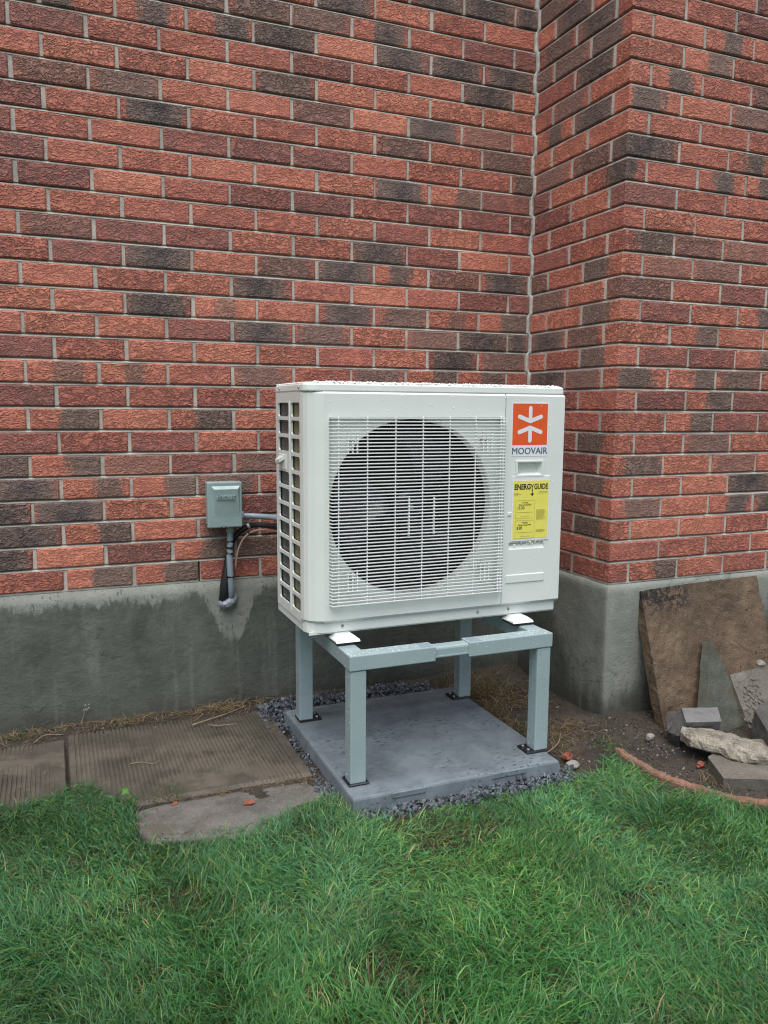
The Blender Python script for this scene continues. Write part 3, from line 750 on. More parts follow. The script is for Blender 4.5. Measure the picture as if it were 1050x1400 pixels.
    for i in range(nsl):
        z = GZ0+.003+pit*i
        if me is None:
            b_ = MB(); b_.box(GX0+.0, GX1, gy-.0014, gy+.0014, -.0019, .0019, .0006)
            for sx_ in (GX0, GX1-.006): b_.box(sx_, sx_+.006, gy+.0015, AYF+.012, -.0016, .0016)
            bmesh.ops.recalc_face_normals(b_.bm, faces=b_.bm.faces)
            me = bpy.data.meshes.new('grille_slat'); b_.bm.to_mesh(me); b_.bm.free(); me.materials.append(M['white_plastic'])
        o = bpy.data.objects.new('grille_slat', me); COL.objects.link(o); o.parent = root; o.location = Vector((0, 0, z))-root.location
    for i in range(7):
        x = -1.193+i*.0985
        MB().box(x-.0017, x+.0017, gy+.0005, gy+.006, GZ0, GZ1+.004, .0008).build('grille_rib', M['white_plastic'], root)
    for dx in (-.048, .044):                             # short ribs in the middle
        MB().box(FCX+.01+dx-.002, FCX+.01+dx+.002, gy+.0008, gy+.0085, .273, .405).build('grille_rib', M['white_plastic'], root)
    for cx in (-1.145, -.655):
        for cz in (.585, .135):
            for d in (-.016, 0, .016):
                MB().box(cx+d-.0018, cx+d+.0018, gy+.0008, gy+.008, cz-.034, cz+.034).build('grille_rib', M['white_plastic'], root)
            p = MB(); p.tube([(cx+.004, gy+.012, cz), (cx+.004, ry, cz)], .007, 8); p.build('grille_peg', M['screw'], root)
    # ---- service panel on the right with its pockets
    mb = MB(); xs_, xe = SEAM+.0028, AX1
    xb = [xs_, -.521, -.422, xe-.010]; zz = [zb, .196, .222, .463, .507, zt-.006]
    xb = [xs_, -.549, -.521, -.422, -.400, xe-.003]
    skip = {(2, 3), (1, 1), (2, 1), (3, 1)}
    plate_cells(mb, xb, zz, AYF, skip)
    mb.poly([(xs_, AYF, zt-.006), (xe-.003, AYF, zt-.006), (xe-.005, AYF+.006, zt), (xs_, AYF+.006, zt)], [(0, 1, 2, 3)])
    mb.poly([(xs_, AYF, zb), (xe-.003, AYF, zb), (xe-.005, AYF+.012, zb-.010), (xs_, AYF+.012, zb-.010)], [(0, 1, 2, 3)])
    mb.poly([(xe-.003, AYF, zb), (xe, AYF+.010, zb), (xe, AYF+.010, zt-.004), (xe-.003, AYF, zt-.006)], [(0, 1, 2, 3)])
    mb.poly([(xe, AYF+.010, zb-.01), (xe, AYB, zb-.01), (xe, AYB, zt-.004), (xe, AYF+.010, zt-.004)], [(0, 1, 2, 3)])
    mb.poly([(xs_, AYF, zb-.004), (xs_, AYF, zt-.004), (xs_, AYF+.02, zt-.004), (xs_, AYF+.02, zb-.004)], [(0, 1, 2, 3)])
    # cable-gland pocket (upper) and finger pocket (below the yellow label)
    a = [(-.521, AYF, .463), (-.422, AYF, .463), (-.422, AYF, .507), (-.521, AYF, .507)]
    b = [(-.516, AYF+.024, .468), (-.430, AYF+.024, .472), (-.430, AYF+.024, .503), (-.516, AYF+.024, .503)]
    mb.poly(a+b, [(i, (i+1) % 4, 4+(i+1) % 4, 4+i) for i in range(4)]+[(4, 5, 6, 7)])
    a = [(-.549, AYF, .196), (-.400, AYF, .196), (-.400, AYF, .222), (-.549, AYF, .222)]
    b = [(-.546, AYF+.003, .200), (-.403, AYF+.003, .200), (-.406, AYF+.016, .221), (-.543, AYF+.016, .221)]
    mb.poly(a+b, [(i, (i+1) % 4, 4+(i+1) % 4, 4+i) for i in range(4)]+[(4, 5, 6, 7)])
    sp = mb.build('service_panel', Wt, root)
    fr = MB()
    for q in ((-.530, -.413, .507, .5145), (-.530, -.413, .4555, .463), (-.530, -.521, .463, .507), (-.422, -.413, .463, .507)):
        fr.box(q[0], q[1], AYF-.004, AYF-.0004, q[2], q[3], .0012)
    fr.build('pocket_frame', Wt, sp)
    MB().box(-.558, -.398, AYF-.0035, AYF+.004, .075, .106, .0032, 3).build('pressed_rib', Wt, sp)
    MB().box(-.558, -.538, AYF-.003, AYF+.004, .318, .332, .0028, 2).build('pressed_rib', Wt, sp)
    MB().box(SEAM-.0004, SEAM+.0034, AYF+.0125, AYF+.0185, zb-.01, zt-.004).build('gap_shade_strip', M['seam'], root)
    # ---- base pan strip below both panels, with three screws
    mb = MB(); P_ = [(AX0+.004, AYB), (AX0+.004, -.708), (AX0+.010, -.728), (AX0+.028, -.744), (AX0+.055, -.753), (AX1-.014, -.753), (AX1-.003, -.742), (AX1-.003, AYB)]
    mb.prism([(x, y, .0) for x, y in P_], (0, 0, AZ0))
    bp = mb.build('base_pan', Wt, root)
    MB().box(AX0+.012, AX1-.010, -.7465, -.742, AZ0-.006, AZ0+.004).build('folded_edge', Wt, bp)
    for x in (-1.168, -.660, -.534):
        MB().tube([(x, -.7525, -.022), (x, -.7565, -.022)], [.0055, .004], 10).build('screw', M['screw'], bp)
    # ---- lid: overhanging with a raised, rounded top
    L = MB(); 
    def lring(ins, z): 
        x0, x1, y0, y1 = AX0+.001+ins, AX1-.004-ins, AYF+.008+ins, AYB-ins; r_ = .03
        out = []
        for cx, cy, a0 in ((x1-.008, y0+.008, -90), (x1-.008, y1-.008, 0), (x0+.008, y1-.008, 90)):
            for k in range(4): a = R(a0+30*k); out.append((cx+.008*math.cos(a), cy+.008*math.sin(a), z))
        for k in range(6): a = R(180+18*k); out.append((x0+.045+.045*math.cos(a), y0+.045+.045*math.sin(a), z))
        return out
    rr = [lring(0, AZ1+.0005), lring(-.0015, AZ1+.005), lring(-.0005, AZ1+.021), lring(.003, AZ1+.027), lring(.012, AZ1+.031), lring(.06, AZ1+.034)]
    n = len(rr[0]); V = [p for r_ in rr for p in r_]; F = []
    for i in range(len(rr)-1):
        for k in range(n): F.append((i*n+k, i*n+(k+1) % n, (i+1)*n+(k+1) % n, (i+1)*n+k))
    F.append(tuple(range((len(rr)-1)*n, len(rr)*n))); F.append(tuple(range(n))[::-1])
    lid = pmesh('lid', V, F, Wt, root)
    for y in (-.455, -.690): MB().tube([(AX0+.001, y, AZ1+.013), (AX0-.0035, y, AZ1+.013)], .004, 8).build('screw', M['screw'], lid)
    # ---- left side: moulded frame with two columns of twelve openings, coil behind
    cols = ((-.700, -.692, -.594, -.5785), (-.5785, -.563, -.432, -.400)); z0s, pitch, oh = .0185, .0586, .0465
    mb = MB(); x = AX0
    def cell(y0, y1, za, zb_, hole):
        if hole is None: mb.poly([(x, y0, za), (x, y1, za), (x, y1, zb_), (x, y0, zb_)], [(0, 1, 2, 3)]); return
        h0, h1, g0, g1 = hole; c = .007
        octo = [(h0+c, g0), (h1-c, g0), (h1, g0+c), (h1, g1-c), (h1-c, g1), (h0+c, g1), (h0, g1-c), (h0, g0+c)]
        outr = [(y0, za), (y1, za), (y1, zb_), (y0, zb_)]
        V = [(x, a, b) for a, b in octo]+[(x, a, b) for a, b in outr]+[(x+.006, a, b) for a, b in octo]
        F = [(0, 1, 9, 8), (2, 3, 10, 9), (4, 5, 11, 10), (6, 7, 8, 11), (1, 2, 9), (3, 4, 10), (5, 6, 11), (7, 0, 8)]
        F += [(k, (k+1) % 8, 12+(k+1) % 8, 12+k) for k in range(8)]
        mb.poly(V, F)
    for ci, (ya, h0, h1, yb_) in enumerate(cols):
        cell(ya, yb_, -.012, z0s-.006, None); cell(ya, yb_, z0s-.006+12*pitch, zt, None)
        for k in range(12):
            za = z0s-.006+k*pitch
            hole = None if ci == 1 and k == 8 else (h0, h1, za+.006, za+.006+oh)
            cell(ya, yb_, za, za+pitch, hole)
    mb.poly([(x, -.400, -.012), (x+.004, AYB, -.012), (x+.004, AYB, zt), (x, -.400, zt)], [(0, 1, 2, 3)])
    mb.poly([(x, -.702, -.012), (x, -.700, -.012), (x, -.700, zt), (x, -.702, zt)], [(0, 1, 2, 3)])
    sg = mb.build('side_grille', Wt, root)
    MB().box(x-.0022, x+.001, -.5815, -.5755, .0, zt-.03, .001).build('centre_bead', Wt, sg)
    zc = z0s+8*pitch+.02
    clip = MB(); clip.box(x-.003, x+.001, -.535, -.445, zc-.026, zc+.026, .0015)
    clip.poly([(x-.003, -.52, zc+.022), (x-.019, -.50, zc+.010), (x-.022, -.462, zc+.004), (x-.003, -.455, zc+.020), (x-.003, -.52, zc+.010), (x-.017, -.50, zc-.002), (x-.020, -.462, zc-.006), (x-.003, -.455, zc-.012)],
              [(0, 1, 2, 3), (4, 7, 6, 5), (0, 4, 5, 1), (1, 5, 6, 2), (2, 6, 7, 3)])
    clip.build('cable_clip', Wt, sg)
    MB().box(AX0+.010, AX0+.030, -.5775, -.402, -.005, zt-.01).build('coil', M['coil'], root)
    MB().box(AX0+.0105, AX0+.024, -.699, -.579, -.005, zt-.01).build('inner_panel', M['olive'], root)
    MB().box(AX0+.006, AX1-.003, AYB-.001, AYB+.004, -.012, zt-.002).build('rear_panel', M['coil'], root)
    # partition so that no daylight passes behind the fan
    MB().box(SEAM-.012, SEAM-.006, AYF+.035, AYB+.03, .0, zt-.01).build('partition', M['black_in'], root)
    # ---- feet on rubber pads
    for (fx0, fx1) in ((-1.210, -1.128), (-.547, -.465)):
        for (fy, s_) in ((-.815, 1), (-.345, -1)):
            f_ = MB()
            yo, yi = fy, fy+.085*s_
            V = []
            for (dx, yy, z) in ((0, yo, RT+.010), (0, yo+.006*s_, RT+.016), (.014, yo+.026*s_, RT+.027), (.018, yi, RT+.028)):
                V += [(fx0+dx, yy, z), (fx1-dx, yy, z)]
            V += [(fx0, yi, RT+.010), (fx1, yi, RT+.010)]
            f_.poly(V, [(0, 1, 3, 2), (2, 3, 5, 4), (4, 5, 7, 6), (6, 7, 9, 8), (8, 9, 1, 0), (0, 2, 8), (2, 4, 8), (4, 6, 8), (1, 9, 3), (3, 9, 5), (5, 9, 7)])
            ft = f_.build('foot', M['white_plastic'], root)
            MB().box(fx0+.004, fx1+.008, min(yo+.004*s_, yi), max(yo+.004*s_, yi), RT+.0002, RT+.0098, .002).build('rubber_pad', M['rubber'], ft)
    # ---- stickers
    y = AYF
    st = MB().box(-.5500, -.3985, y-.0008, y-.0001, .5285, .7165).build('logo_sticker', M['sticker'], root)
    MB().box(-.5455, -.4030, y-.0012, y-.0009, .5680, .7125).build('orange_square', M['orange'], st)
    cx, cz, hs_ = -.4742, .6402, .0712
    mk = MB()
    def stroke(a, b, w=.0072):
        a = Vector((cx+a[0]*hs_, 0, cz+a[1]*hs_)); b = Vector((cx+b[0]*hs_, 0, cz+b[1]*hs_)); d = (b-a).normalized(); n_ = Vector((-d.z, 0, d.x)); pts = []
        for k in range(9): an = R(90+180*k/8); pts.append(a+w*(math.cos(an)*d+math.sin(an)*n_))
        for k in range(9): an = R(-90+180*k/8); pts.append(b+w*(math.cos(an)*d+math.sin(an)*n_))
        return [(p.x, y-.0014-.00005*random.random(), p.z) for p in pts]
    for a, b in (((0, .80), (0, .16)), ((-.62, .38), (0, .16)), ((.62, .38), (0, .16)), ((0, -.80), (0, -.16)), ((-.62, -.38), (0, -.16)), ((.62, -.38), (0, -.16))):
        pts = stroke(a, b); mk.poly(pts, [tuple(range(len(pts)))])
    mk.build('asterisk_mark', M['sticker'], st)
    text_mesh('MOOVAIR', .0325, -.4742, .5365, y-.0013, M['greytext'], 'lettering', st, .0002, 0, 0, 1.0, 'CENTER', .0012)
    po = MB().box(-.5420, -.3850, y-.0030, y-.0004, .2265, .4575, .0008).build('label_pouch', M['sticker'], root)
    eg = MB().box(-.5365, -.3905, y-.0036, y-.0031, .2345, .4420).build('energy_label', M['yellow'], po)
    yy = y-.0040
    text_mesh('ENERG', .0270, -.5335, .4115, yy, M['ink'], 'lettering', eg, .0002, .0008, 0, .80)
    text_mesh('Y', .0340, -.4665, .4060, yy, M['ink'], 'lettering', eg, .0002, .0004, 0, .62)
    text_mesh('GUIDE', .0265, -.4520, .4115, yy, M['ink'], 'lettering', eg, .0002, .0006, 0, .74)
    ar = MB(); ar.poly([(-.467, yy, .396), (-.451, yy, .396), (-.459, yy, .386)], [(0, 1, 2)]); ar.box(-.4603, -.4577, yy-.0002, yy, .396, .412); ar.build('arrow', M['ink'], eg)
    for zo, num, ttl in ((.372, '15.50', 'Cooling'), (.300, '8.85', 'Heating')):
        bx_ = MB()
        for q in ((-.5265, -.4470, zo, zo+.0006), (-.5265, -.4470, zo-.064, zo-.0634), (-.5265, -.5259, zo-.064, zo), (-.4476, -.4470, zo-.064, zo)):
            bx_.box(q[0], q[1], yy-.0002, yy, q[2], q[3])
        bx_.box(-.520, -.455, yy-.0002, yy, zo-.043, zo-.0420); bx_.box(-.505, -.466, yy-.0002, yy, zo-.057, zo-.0562)
        bx_.build('printed_frame', M['ink_faint'], eg)
        text_mesh(ttl, .0085, -.487, zo-.010, yy, M['ink'], 'lettering', eg, .0001, 0, 0, .9, 'CENTER')
        text_mesh('Efficiency Rating (SEER)' if ttl == 'Cooling' else 'Efficiency Rating (HSPF)', .0074, -.487, zo-.018, yy, M['ink'], 'lettering', eg, .0001, 0, 0, .75, 'CENTER')
        text_mesh(num, .0145, -.520, zo-.031, yy, M['ink'], 'lettering', eg, .0001, .0002, 0, .95)
    ln = MB()
    for k in range(11): ln.box(-.4405, -.4405+random.uniform(.030, .043), yy-.0002, yy, .336-k*.0034, .3371-k*.0034)
    for k in range(3): ln.box(-.4405, -.4405+random.uniform(.030, .043), yy-.0002, yy, .264-k*.0034, .2651-k*.0034)
    for k in range(3): ln.box(-.534, -.534+(.020, .030, .016)[k], yy-.0002, yy, .398-k*.004, .3991-k*.004)
    for k in range(2): ln.box(-.432+k*-.004, -.394, yy-.0002, yy, .401-k*.005, .4022-k*.005)
    tag(ln.build('small_print', M['ink_faint'], eg), kind='stuff')
    # ---- rain beads: along the lid and scattered on the front
    V, F = [], []
    def bead(p, r_, nrm):
        nrm = Vector(nrm).normalized(); a = nrm.orthogonal().normalized(); b = nrm.cross(a); o_ = len(V)
        for lv in range(3):
            e_ = R(lv*32)
            for k in range(7): t_ = 2*math.pi*k/7; V.append(Vector(p)+r_*(math.cos(e_)*(math.cos(t_)*a+math.sin(t_)*b)+math.sin(e_)*.8*nrm))
        V.append(Vector(p)+r_*.8*nrm)
        for lv in range(2):
            for k in range(7): F.append((o_+lv*7+k, o_+lv*7+(k+1) % 7, o_+lv*7+7+(k+1) % 7, o_+lv*7+7+k))
        for k in range(7): F.append((o_+14+k, o_+14+(k+1) % 7, o_+21))
    rb = random.Random(5)
    for i in range(620):
        xx = rb.uniform(AX0+.03, AX1-.02)
        bead((xx, AYF+.010+rb.random()**2*.05, AZ1+.0285+rb.uniform(-.001, .004)), rb.uniform(.0010, .0034), (0, -.4, 1))
    for i in range(90): bead((AX0+.004, rb.uniform(AYB-.0, -.72), AZ1+.028), rb.uniform(.0010, .003), (-.4, 0, 1))
    for i in range(210):
        xx, z = rb.uniform(-1.23, AX1-.02), AZ1-.01-.72*rb.random()**1.7
        if GX0-.01 < xx < GX1+.01 and z < GZ1+.01: continue
        bead((xx, AYF, z), rb.uniform(.0010, .0024), (0, -1, 0))
    for i in range(70): bead((rb.uniform(-.545, -.40), AYF-.001, rb.uniform(.21, .235)), rb.uniform(.001, .0022), (0, -1, 0))
    tag(pmesh('rain_beads', V, F, M['water'], root, True), kind='stuff')
build_heat_pump()

# ------------------------------------------------------------------ electrical box, conduits, pipes
def build_services():
    root = tag(empty('disconnect_box', (-1.417, -.04, .225)), 'small grey electrical disconnect box on the brick wall left of the heat pump', 'electrical box')
    B = M['box']; x0, x1, z0, z1 = -1.486, -1.350, .226, .405
    MB().box(x0+.008, x1-.004, -.072, -.001, z0+.006, z1-.004, .003).build('body', B, root)
    cv = MB().box(x0, x1, -.090, -.0725, z0, z1, .004, 2).build('cover', B, root)
    mb = MB(); fx0, fx1, fz0, fz1 = x0+.022, x1-.014, z0+.045, z1-.022
    a = [(fx0-.004, -.0902, fz0-.004), (fx1+.004, -.0902, fz0-.004), (fx1+.006, -.0902, fz1+.006), (fx0-.006, -.0902, fz1+.006)]
    b = [(fx0+.006, -.0905, fz0+.002), (fx1-.006, -.0905, fz0+.002), (fx1-.004, -.0995, fz1-.006), (fx0+.004, -.0995, fz1-.006)]
    mb.poly(a+b, [(i, (i+1) % 4, 4+(i+1) % 4, 4+i) for i in range(4)]+[(4, 5, 6, 7)])
    mb.build('raised_panel', B, cv)
    tm = text_mesh('inous', .034, 0, 0, 0, B, 'embossed_lettering', cv, .0022, .0004, .25, 1.0, 'CENTER')
    tm.data.transform(Matrix.Translation((-1.416, -.0985, z1-.068)) @ Matrix.Rotation(R(4.6), 4, 'X'))
    MB().box(-1.432, -1.408, -.094, -.080, z0-.006, z0+.006, .002).build('hasp', M['black_plate'], root)
    MB().tube([(-1.426, -.095, z0+.004), (-1.426, -.099, z0+.004)], .004, 8).build('rivet', M['screw'], cv)
    MB().tube([(-1.412, -.095, z0+.005), (-1.412, -.099, z0+.005)], .004, 8).build('rivet', M['screw'], cv)
    MB().tube([(-1.391, -.045, z0+.004), (-1.391, -.045, z0-.025)], .016, 12).build('connector', M['box'], root)
    # grey conduit to the heat pump
    c = tag(empty('conduit', (-1.30, -.055, .26)), 'grey flexible conduit running from the electrical box to the heat pump', 'conduit', 'grey conduits')
    P_ = curve_pts([(-1.352, -.050, .264), (-1.33, -.052, .264), (-1.29, -.062, .262), (-1.245, -.11, .262), (-1.215, -.22, .263), (-1.205, -.32, .263), (-1.20, -.388, .263)], 7)
    MB().tube(P_, .0112, 12).build('flexible_pipe', M['conduit'], c)
    MB().tube([(-1.350, -.050, .264), (-1.345, -.050, .264), (-1.336, -.050, .264), (-1.334, -.051, .264)], [.019, .019, .019, .014], 12).build('connector', M['conduit'], c)
    # grey conduit going down into the wall
    c2 = tag(empty('conduit', (-1.395, -.04, -.08)), 'grey conduit dropping from the electrical box into the foundation', 'conduit', 'grey conduits')
    P_ = curve_pts([(-1.391, -.045, .204), (-1.392, -.046, .165), (-1.396, -.052, .10), (-1.394, -.054, .03), (-1.390, -.046, -.03), (-1.389, -.030, -.066), (-1.391, -.008, -.084), (-1.392, .02, -.09)], 7)
    MB().tube(P_, .0128, 12).build('flexible_pipe', M['conduit'], c2)
    for z in (.14, .022): MB().tube([(-1.394, -.051, z-.003), (-1.394, -.051, z+.003)], .0155, 12).build('cable_tie', M['rubber'], c2)
    # sealant lump
    rnd = random.Random(8); V, F = [], []; n = 20; lv = 7
    for i in range(lv):
        f = i/(lv-1)
        for k in range(n):
            a = 2*math.pi*k/n; rr_ = (1-f*.92)**.5*(1+rnd.uniform(-.14, .14))
            V.append((-1.397+.045*rr_*math.cos(a),   .002-.047*f-.005*rnd.random(), -.090+.036*rr_*math.sin(a)+.010*math.cos(a)*rr_))
    F = [(i*n+k, i*n+(k+1) % n, (i+1)*n+(k+1) % n, (i+1)*n+k) for i in range(lv-1) for k in range(n)]+[tuple(range((lv-1)*n, lv*n))]
    s_ = pmesh('sealant_lump', V, F, M['sealant'], None, True); tag(s_, 'lump of grey sealant where the pipes enter the foundation', 'sealant')
    # black insulated line behind, copper line curving to the unit
    b = tag(empty('insulated_pipe', (-1.41, -.03, -.06)), 'black insulated pipe rising from the sealant behind the grey conduit', 'pipe')
    P_ = curve_pts([(-1.413, .01, -.085), (-1.414, -.022, -.062), (-1.412, -.030, -.02), (-1.406, -.030, .03), (-1.394, -.024, .10), (-1.376, -.022, .16), (-1.345, -.03, .20), (-1.30, -.05, .224), (-1.24, -.14, .230), (-1.215, -.28, .232), (-1.21, -.388, .232)], 7)
    nn = len(P_); MB().tube(P_, [(.021 if i < nn*.2 else .021-.010*min((i-nn*.2)/(nn*.25), 1)) for i in range(nn)], 12).build('foam_sleeve', M['rubber'], b)
    MB().tube([(-1.325, -.062, .222), (-1.316, -.064, .226)], .012, 10).build('cable_tie', M['conduit'], b)
    cp = tag(empty('copper_pipe', (-1.36, -.03, .03)), 'thin pinkish copper pipe curving from the wall to the heat pump', 'pipe')
    P_ = curve_pts([(-1.372, .004, .035), (-1.372, -.045, .048), (-1.370, -.055, .085), (-1.360, -.058, .135), (-1.336, -.06, .178), (-1.295, -.068, .204), (-1.245, -.13, .212), (-1.215, -.26, .214), (-1.208, -.388, .214)], 7)
    MB().tube(P_, .0043, 10).build('tube', M['copper'], cp)
    MB().tube([(-1.318, -.066, .190), (-1.312, -.067, .196)], .0085, 8).build('cable_tie', M['rubber'], cp)
build_services()

# ------------------------------------------------------------------ paving slabs and rough concrete on the left
def ribbed_slab(x0, x1, y0, y1, zt, label, tilt=0.0, seed=0):
    rnd = np.random.default_rng(seed); vn = VN(seed+20)
    xs = [x0, x0+.004]; pit = .0145; x = x0+.022
    while x < x1-.03:
        xs += [x, x+.0016, x+.0048, x+.0064]; x += pit
    xs += [x1-.004, x1]; xs = np.array(xs); ys = np.linspace(y0, y1, 40)
    groove = np.zeros(len(xs)); groove[2:-2].reshape(-1, 4)[:, 1:3] = 1
    V = []
    for iy, y in enumerate(ys):
        wear = vn(xs*4.5+3, np.full(len(xs), y*4.5+60)); edge = 1.0 if 0 < iy < len(ys)-1 else 0.0
        depth = np.clip((wear-.28)*2.6, 0, 1)*.0042*groove
        chip = .004*vn(xs*40, np.full(len(xs), y*40+9))
        z = zt-depth+tilt*(y-y0)+.006*(vn(xs*5+50, np.full(len(xs), y*5+8))-.5)-(1-edge)*.008
        z[0] -= .007; z[-1] -= .007
        yo = .010*(vn(xs*14, np.full(len(xs), iy*1.0))-.5) if iy in (0, len(ys)-1) else 0
        for i in range(len(xs)): V.append((xs[i], y+(yo[i] if not np.isscalar(yo) else 0), z[i]))
    nx = len(xs); F = [(r*nx+c, r*nx+c+1, (r+1)*nx+c+1, (r+1)*nx+c) for r in range(len(ys)-1) for c in range(nx-1)]
    rim = [c for c in range(nx)]+[r*nx+nx-1 for r in range(1, len(ys))]+[(len(ys)-1)*nx+c for c in range(nx-2, -1, -1)]+[r*nx for r in range(len(ys)-2, 0, -1)]
    o = len(V); V += [(V[i][0], V[i][1], zt-.06) for i in rim]; m = len(rim)
    F += [(rim[k], rim[(k+1) % m], o+(k+1) % m, o+k) for k in range(m)]
    tag(pmesh('paving_slab', V, F, M['slab']), label, 'paving slab')
ribbed_slab(-2.79, -2.034, -.625, -.085, -.541, 'ribbed concrete paving slab cut off by the left edge of the photo', 0.0, 1)
ribbed_slab(-2.024, -1.262, -.720, -.058, -.5345, 'ribbed concrete paving slab beside the equipment pad', -.004, 2)
def rough_patch():
    P = [(-1.842, -.745), (-1.85, -.80), (-1.843, -.862), (-1.815, -.925), (-1.74, -.962), (-1.63, -.985), (-1.50, -1.01), (-1.39, -.995), (-1.30, -.935), (-1.265, -.87), (-1.268, -.80), (-1.285, -.742), (-1.40, -.732), (-1.52, -.728), (-1.66, -.731), (-1.77, -.729)]
    vn = VN(77); c = np.mean(P, 0); V, F = [], []; n = len(P)*4
    pts = [np.array(P[i])*(1-t)+np.array(P[(i+1) % len(P)])*t for i in range(len(P)) for t in (0, .25, .5, .75)]
    for f in (1.0, .99, .95, .85, .7, .5, .3, .12):
        for p in pts:
            j = .010*(vn(np.array(p[0]*40), np.array(p[1]*40+20))-.5)
            q = c+(p-c)*(f+float(j)*.8)
            z = -.5465+.010*(float(vn(np.array(q[0]*9+30), np.array(q[1]*9+30)))-.5)+.004*(float(vn(np.array(q[0]*45+9), np.array(q[1]*45+30)))-.5)
            if f == 1.0: z = -.60
            elif f == .99: z -= .006
            V.append((q[0], q[1], z))
    for r in range(7):
        for k in range(n): F.append((r*n+k, r*n+(k+1) % n, (r+1)*n+(k+1) % n, (r+1)*n+k))
    F.append(tuple(range(7*n, 8*n)))
    tag(pmesh('concrete_patch', V, F, M['patch'], None, True), 'rough worn concrete patch between the ribbed slab and the lawn', 'concrete')
rough_patch()

# ------------------------------------------------------------------ rubble on the right
def rough_prism(name, poly, d, mat, label, cat, amp=.004, cuts=3, seed=0, freq=30.0):
    """polygon (world points) with thickness d, subdivided and roughened"""
    bm = bmesh.new(); d = Vector(d)
    a = [bm.verts.new(p) for p in poly]; b = [bm.verts.new(Vector(p)+d) for p in poly]; n = len(poly)
    bm.faces.new(a); bm.faces.new(b[::-1])
    for i in range(n): bm.faces.new((a[i], b[i], b[(i+1) % n], a[(i+1) % n]))
    bmesh.ops.recalc_face_normals(bm, faces=bm.faces)
    bmesh.ops.triangulate(bm, faces=[f for f in bm.faces if len(f.verts) > 4])
    for _ in range(cuts):
        es = [e for e in bm.edges if e.calc_length() > .028]
        if es: bmesh.ops.subdivide_edges(bm, edges=es, cuts=1, use_grid_fill=True)
    bmesh.ops.triangulate(bm, faces=[f for f in bm.faces if len(f.verts) > 4])
    bm.normal_update()
    from mathutils import noise as mn
    for v in bm.verts:
        p = v.co*freq + Vector((seed*7.1, 0, 0))
        v.co += v.normal*amp*mn.noise(p) + v.normal*amp*.5*mn.noise(p*2.7)
    me = bpy.data.meshes.new(name); bm.to_mesh(me); bm.free()
    o = link(name, me, mat); tag(o, label, cat); return o
# big brown slab leaning on the bay foundation
nl = Vector((0, -.47, .155)).normalized()
o = rough_prism('stone_slab', [(.148, -.842, -.60), (.146, -.655, -.034), (.40, -.651, -.024), (.62, -.650, -.020), (.779, -.6495, -.018), (.790, -.845, -.61)], -nl*.048, M['lean'], 'large brown dimpled paving slab leaning on the foundation', 'stone slab', .0045, 5, 1, 38)
o = rough_prism('stone_slab', [(.414, -.775, -.244), (.420, -.774, -.238), (.428, -.776, -.246), (.470, -.842, -.40), (.505, -.948, -.60), (.262, -.945, -.60), (.292, -.889, -.478)], Vector((-.012, .034, -.010)), M['tri'], 'narrow pointed mossy slab standing before the brown leaning slab', 'stone slab', .003, 4, 2, 30)
n2 = Vector((0, -.26, .2)).normalized()
rough_prism('stone_slab', [(.472, -.826, -.370), (.70, -.818, -.360), (.98, -.815, -.356), (1.0, -.99, -.585), (.452, -.985, -.582)], -n2*.05, M['grey_slab'], 'muddy grey slab tilted at the right edge, beside the pointed slab', 'stone slab', .004, 4, 3, 24)
# mud lumps on the tilted slab
rr = random.Random(21)
V, F = [], []
for i in range(130):
    x = .55+rr.gauss(0, .030)+.0; f = rr.random(); y = -.845-.12*f; z = -.392-.156*f; x -= .05*f
    s_ = rr.uniform(.002, .009); o_ = len(V)
    for dx, dy, dz in ((1, 0, 0), (-1, 0, 0), (0, 1, .9), (0, -1, -.8), (.2, -.35, .5), (0, .3, -.5)): V.append((x+dx*s_*rr.uniform(.5, 1.8), y+dy*s_*rr.uniform(.6, 1.5), z+dz*s_*rr.uniform(.6, 1.3)))
    F += [tuple(o_+k for k in f_) for f_ in ((0, 2, 4), (2, 1, 4), (1, 3, 4), (3, 0, 4), (2, 0, 5), (1, 2, 5), (3, 1, 5), (0, 3, 5))]
tag(pmesh('mud_crumbs', V, F, M['grey_slab'], None, False), 'dark mud crumbs stuck on the tilted grey slab', 'mud', kind='stuff')
rough_prism('concrete_block', [(.158, -.902, -.440), (.293, -.947, -.440), (.215, -1.045, -.448), (.085, -1.005, -.448)], Vector((.015, .035, -.075)), M['block'], 'small flat topped grey block behind the pale rough rock', 'block', .0025, 3, 4, 40)
rough_prism('broken_stone', [(.118, -.868, -.475), (.150, -.895, -.452), (.112, -.985, -.452), (.060, -1.0, -.50), (.070, -.93, -.51)], Vector((.025, .02, -.055)), M['dark_block'], 'dark broken stone at the left of the small grey block', 'stone', .006, 3, 5, 40)
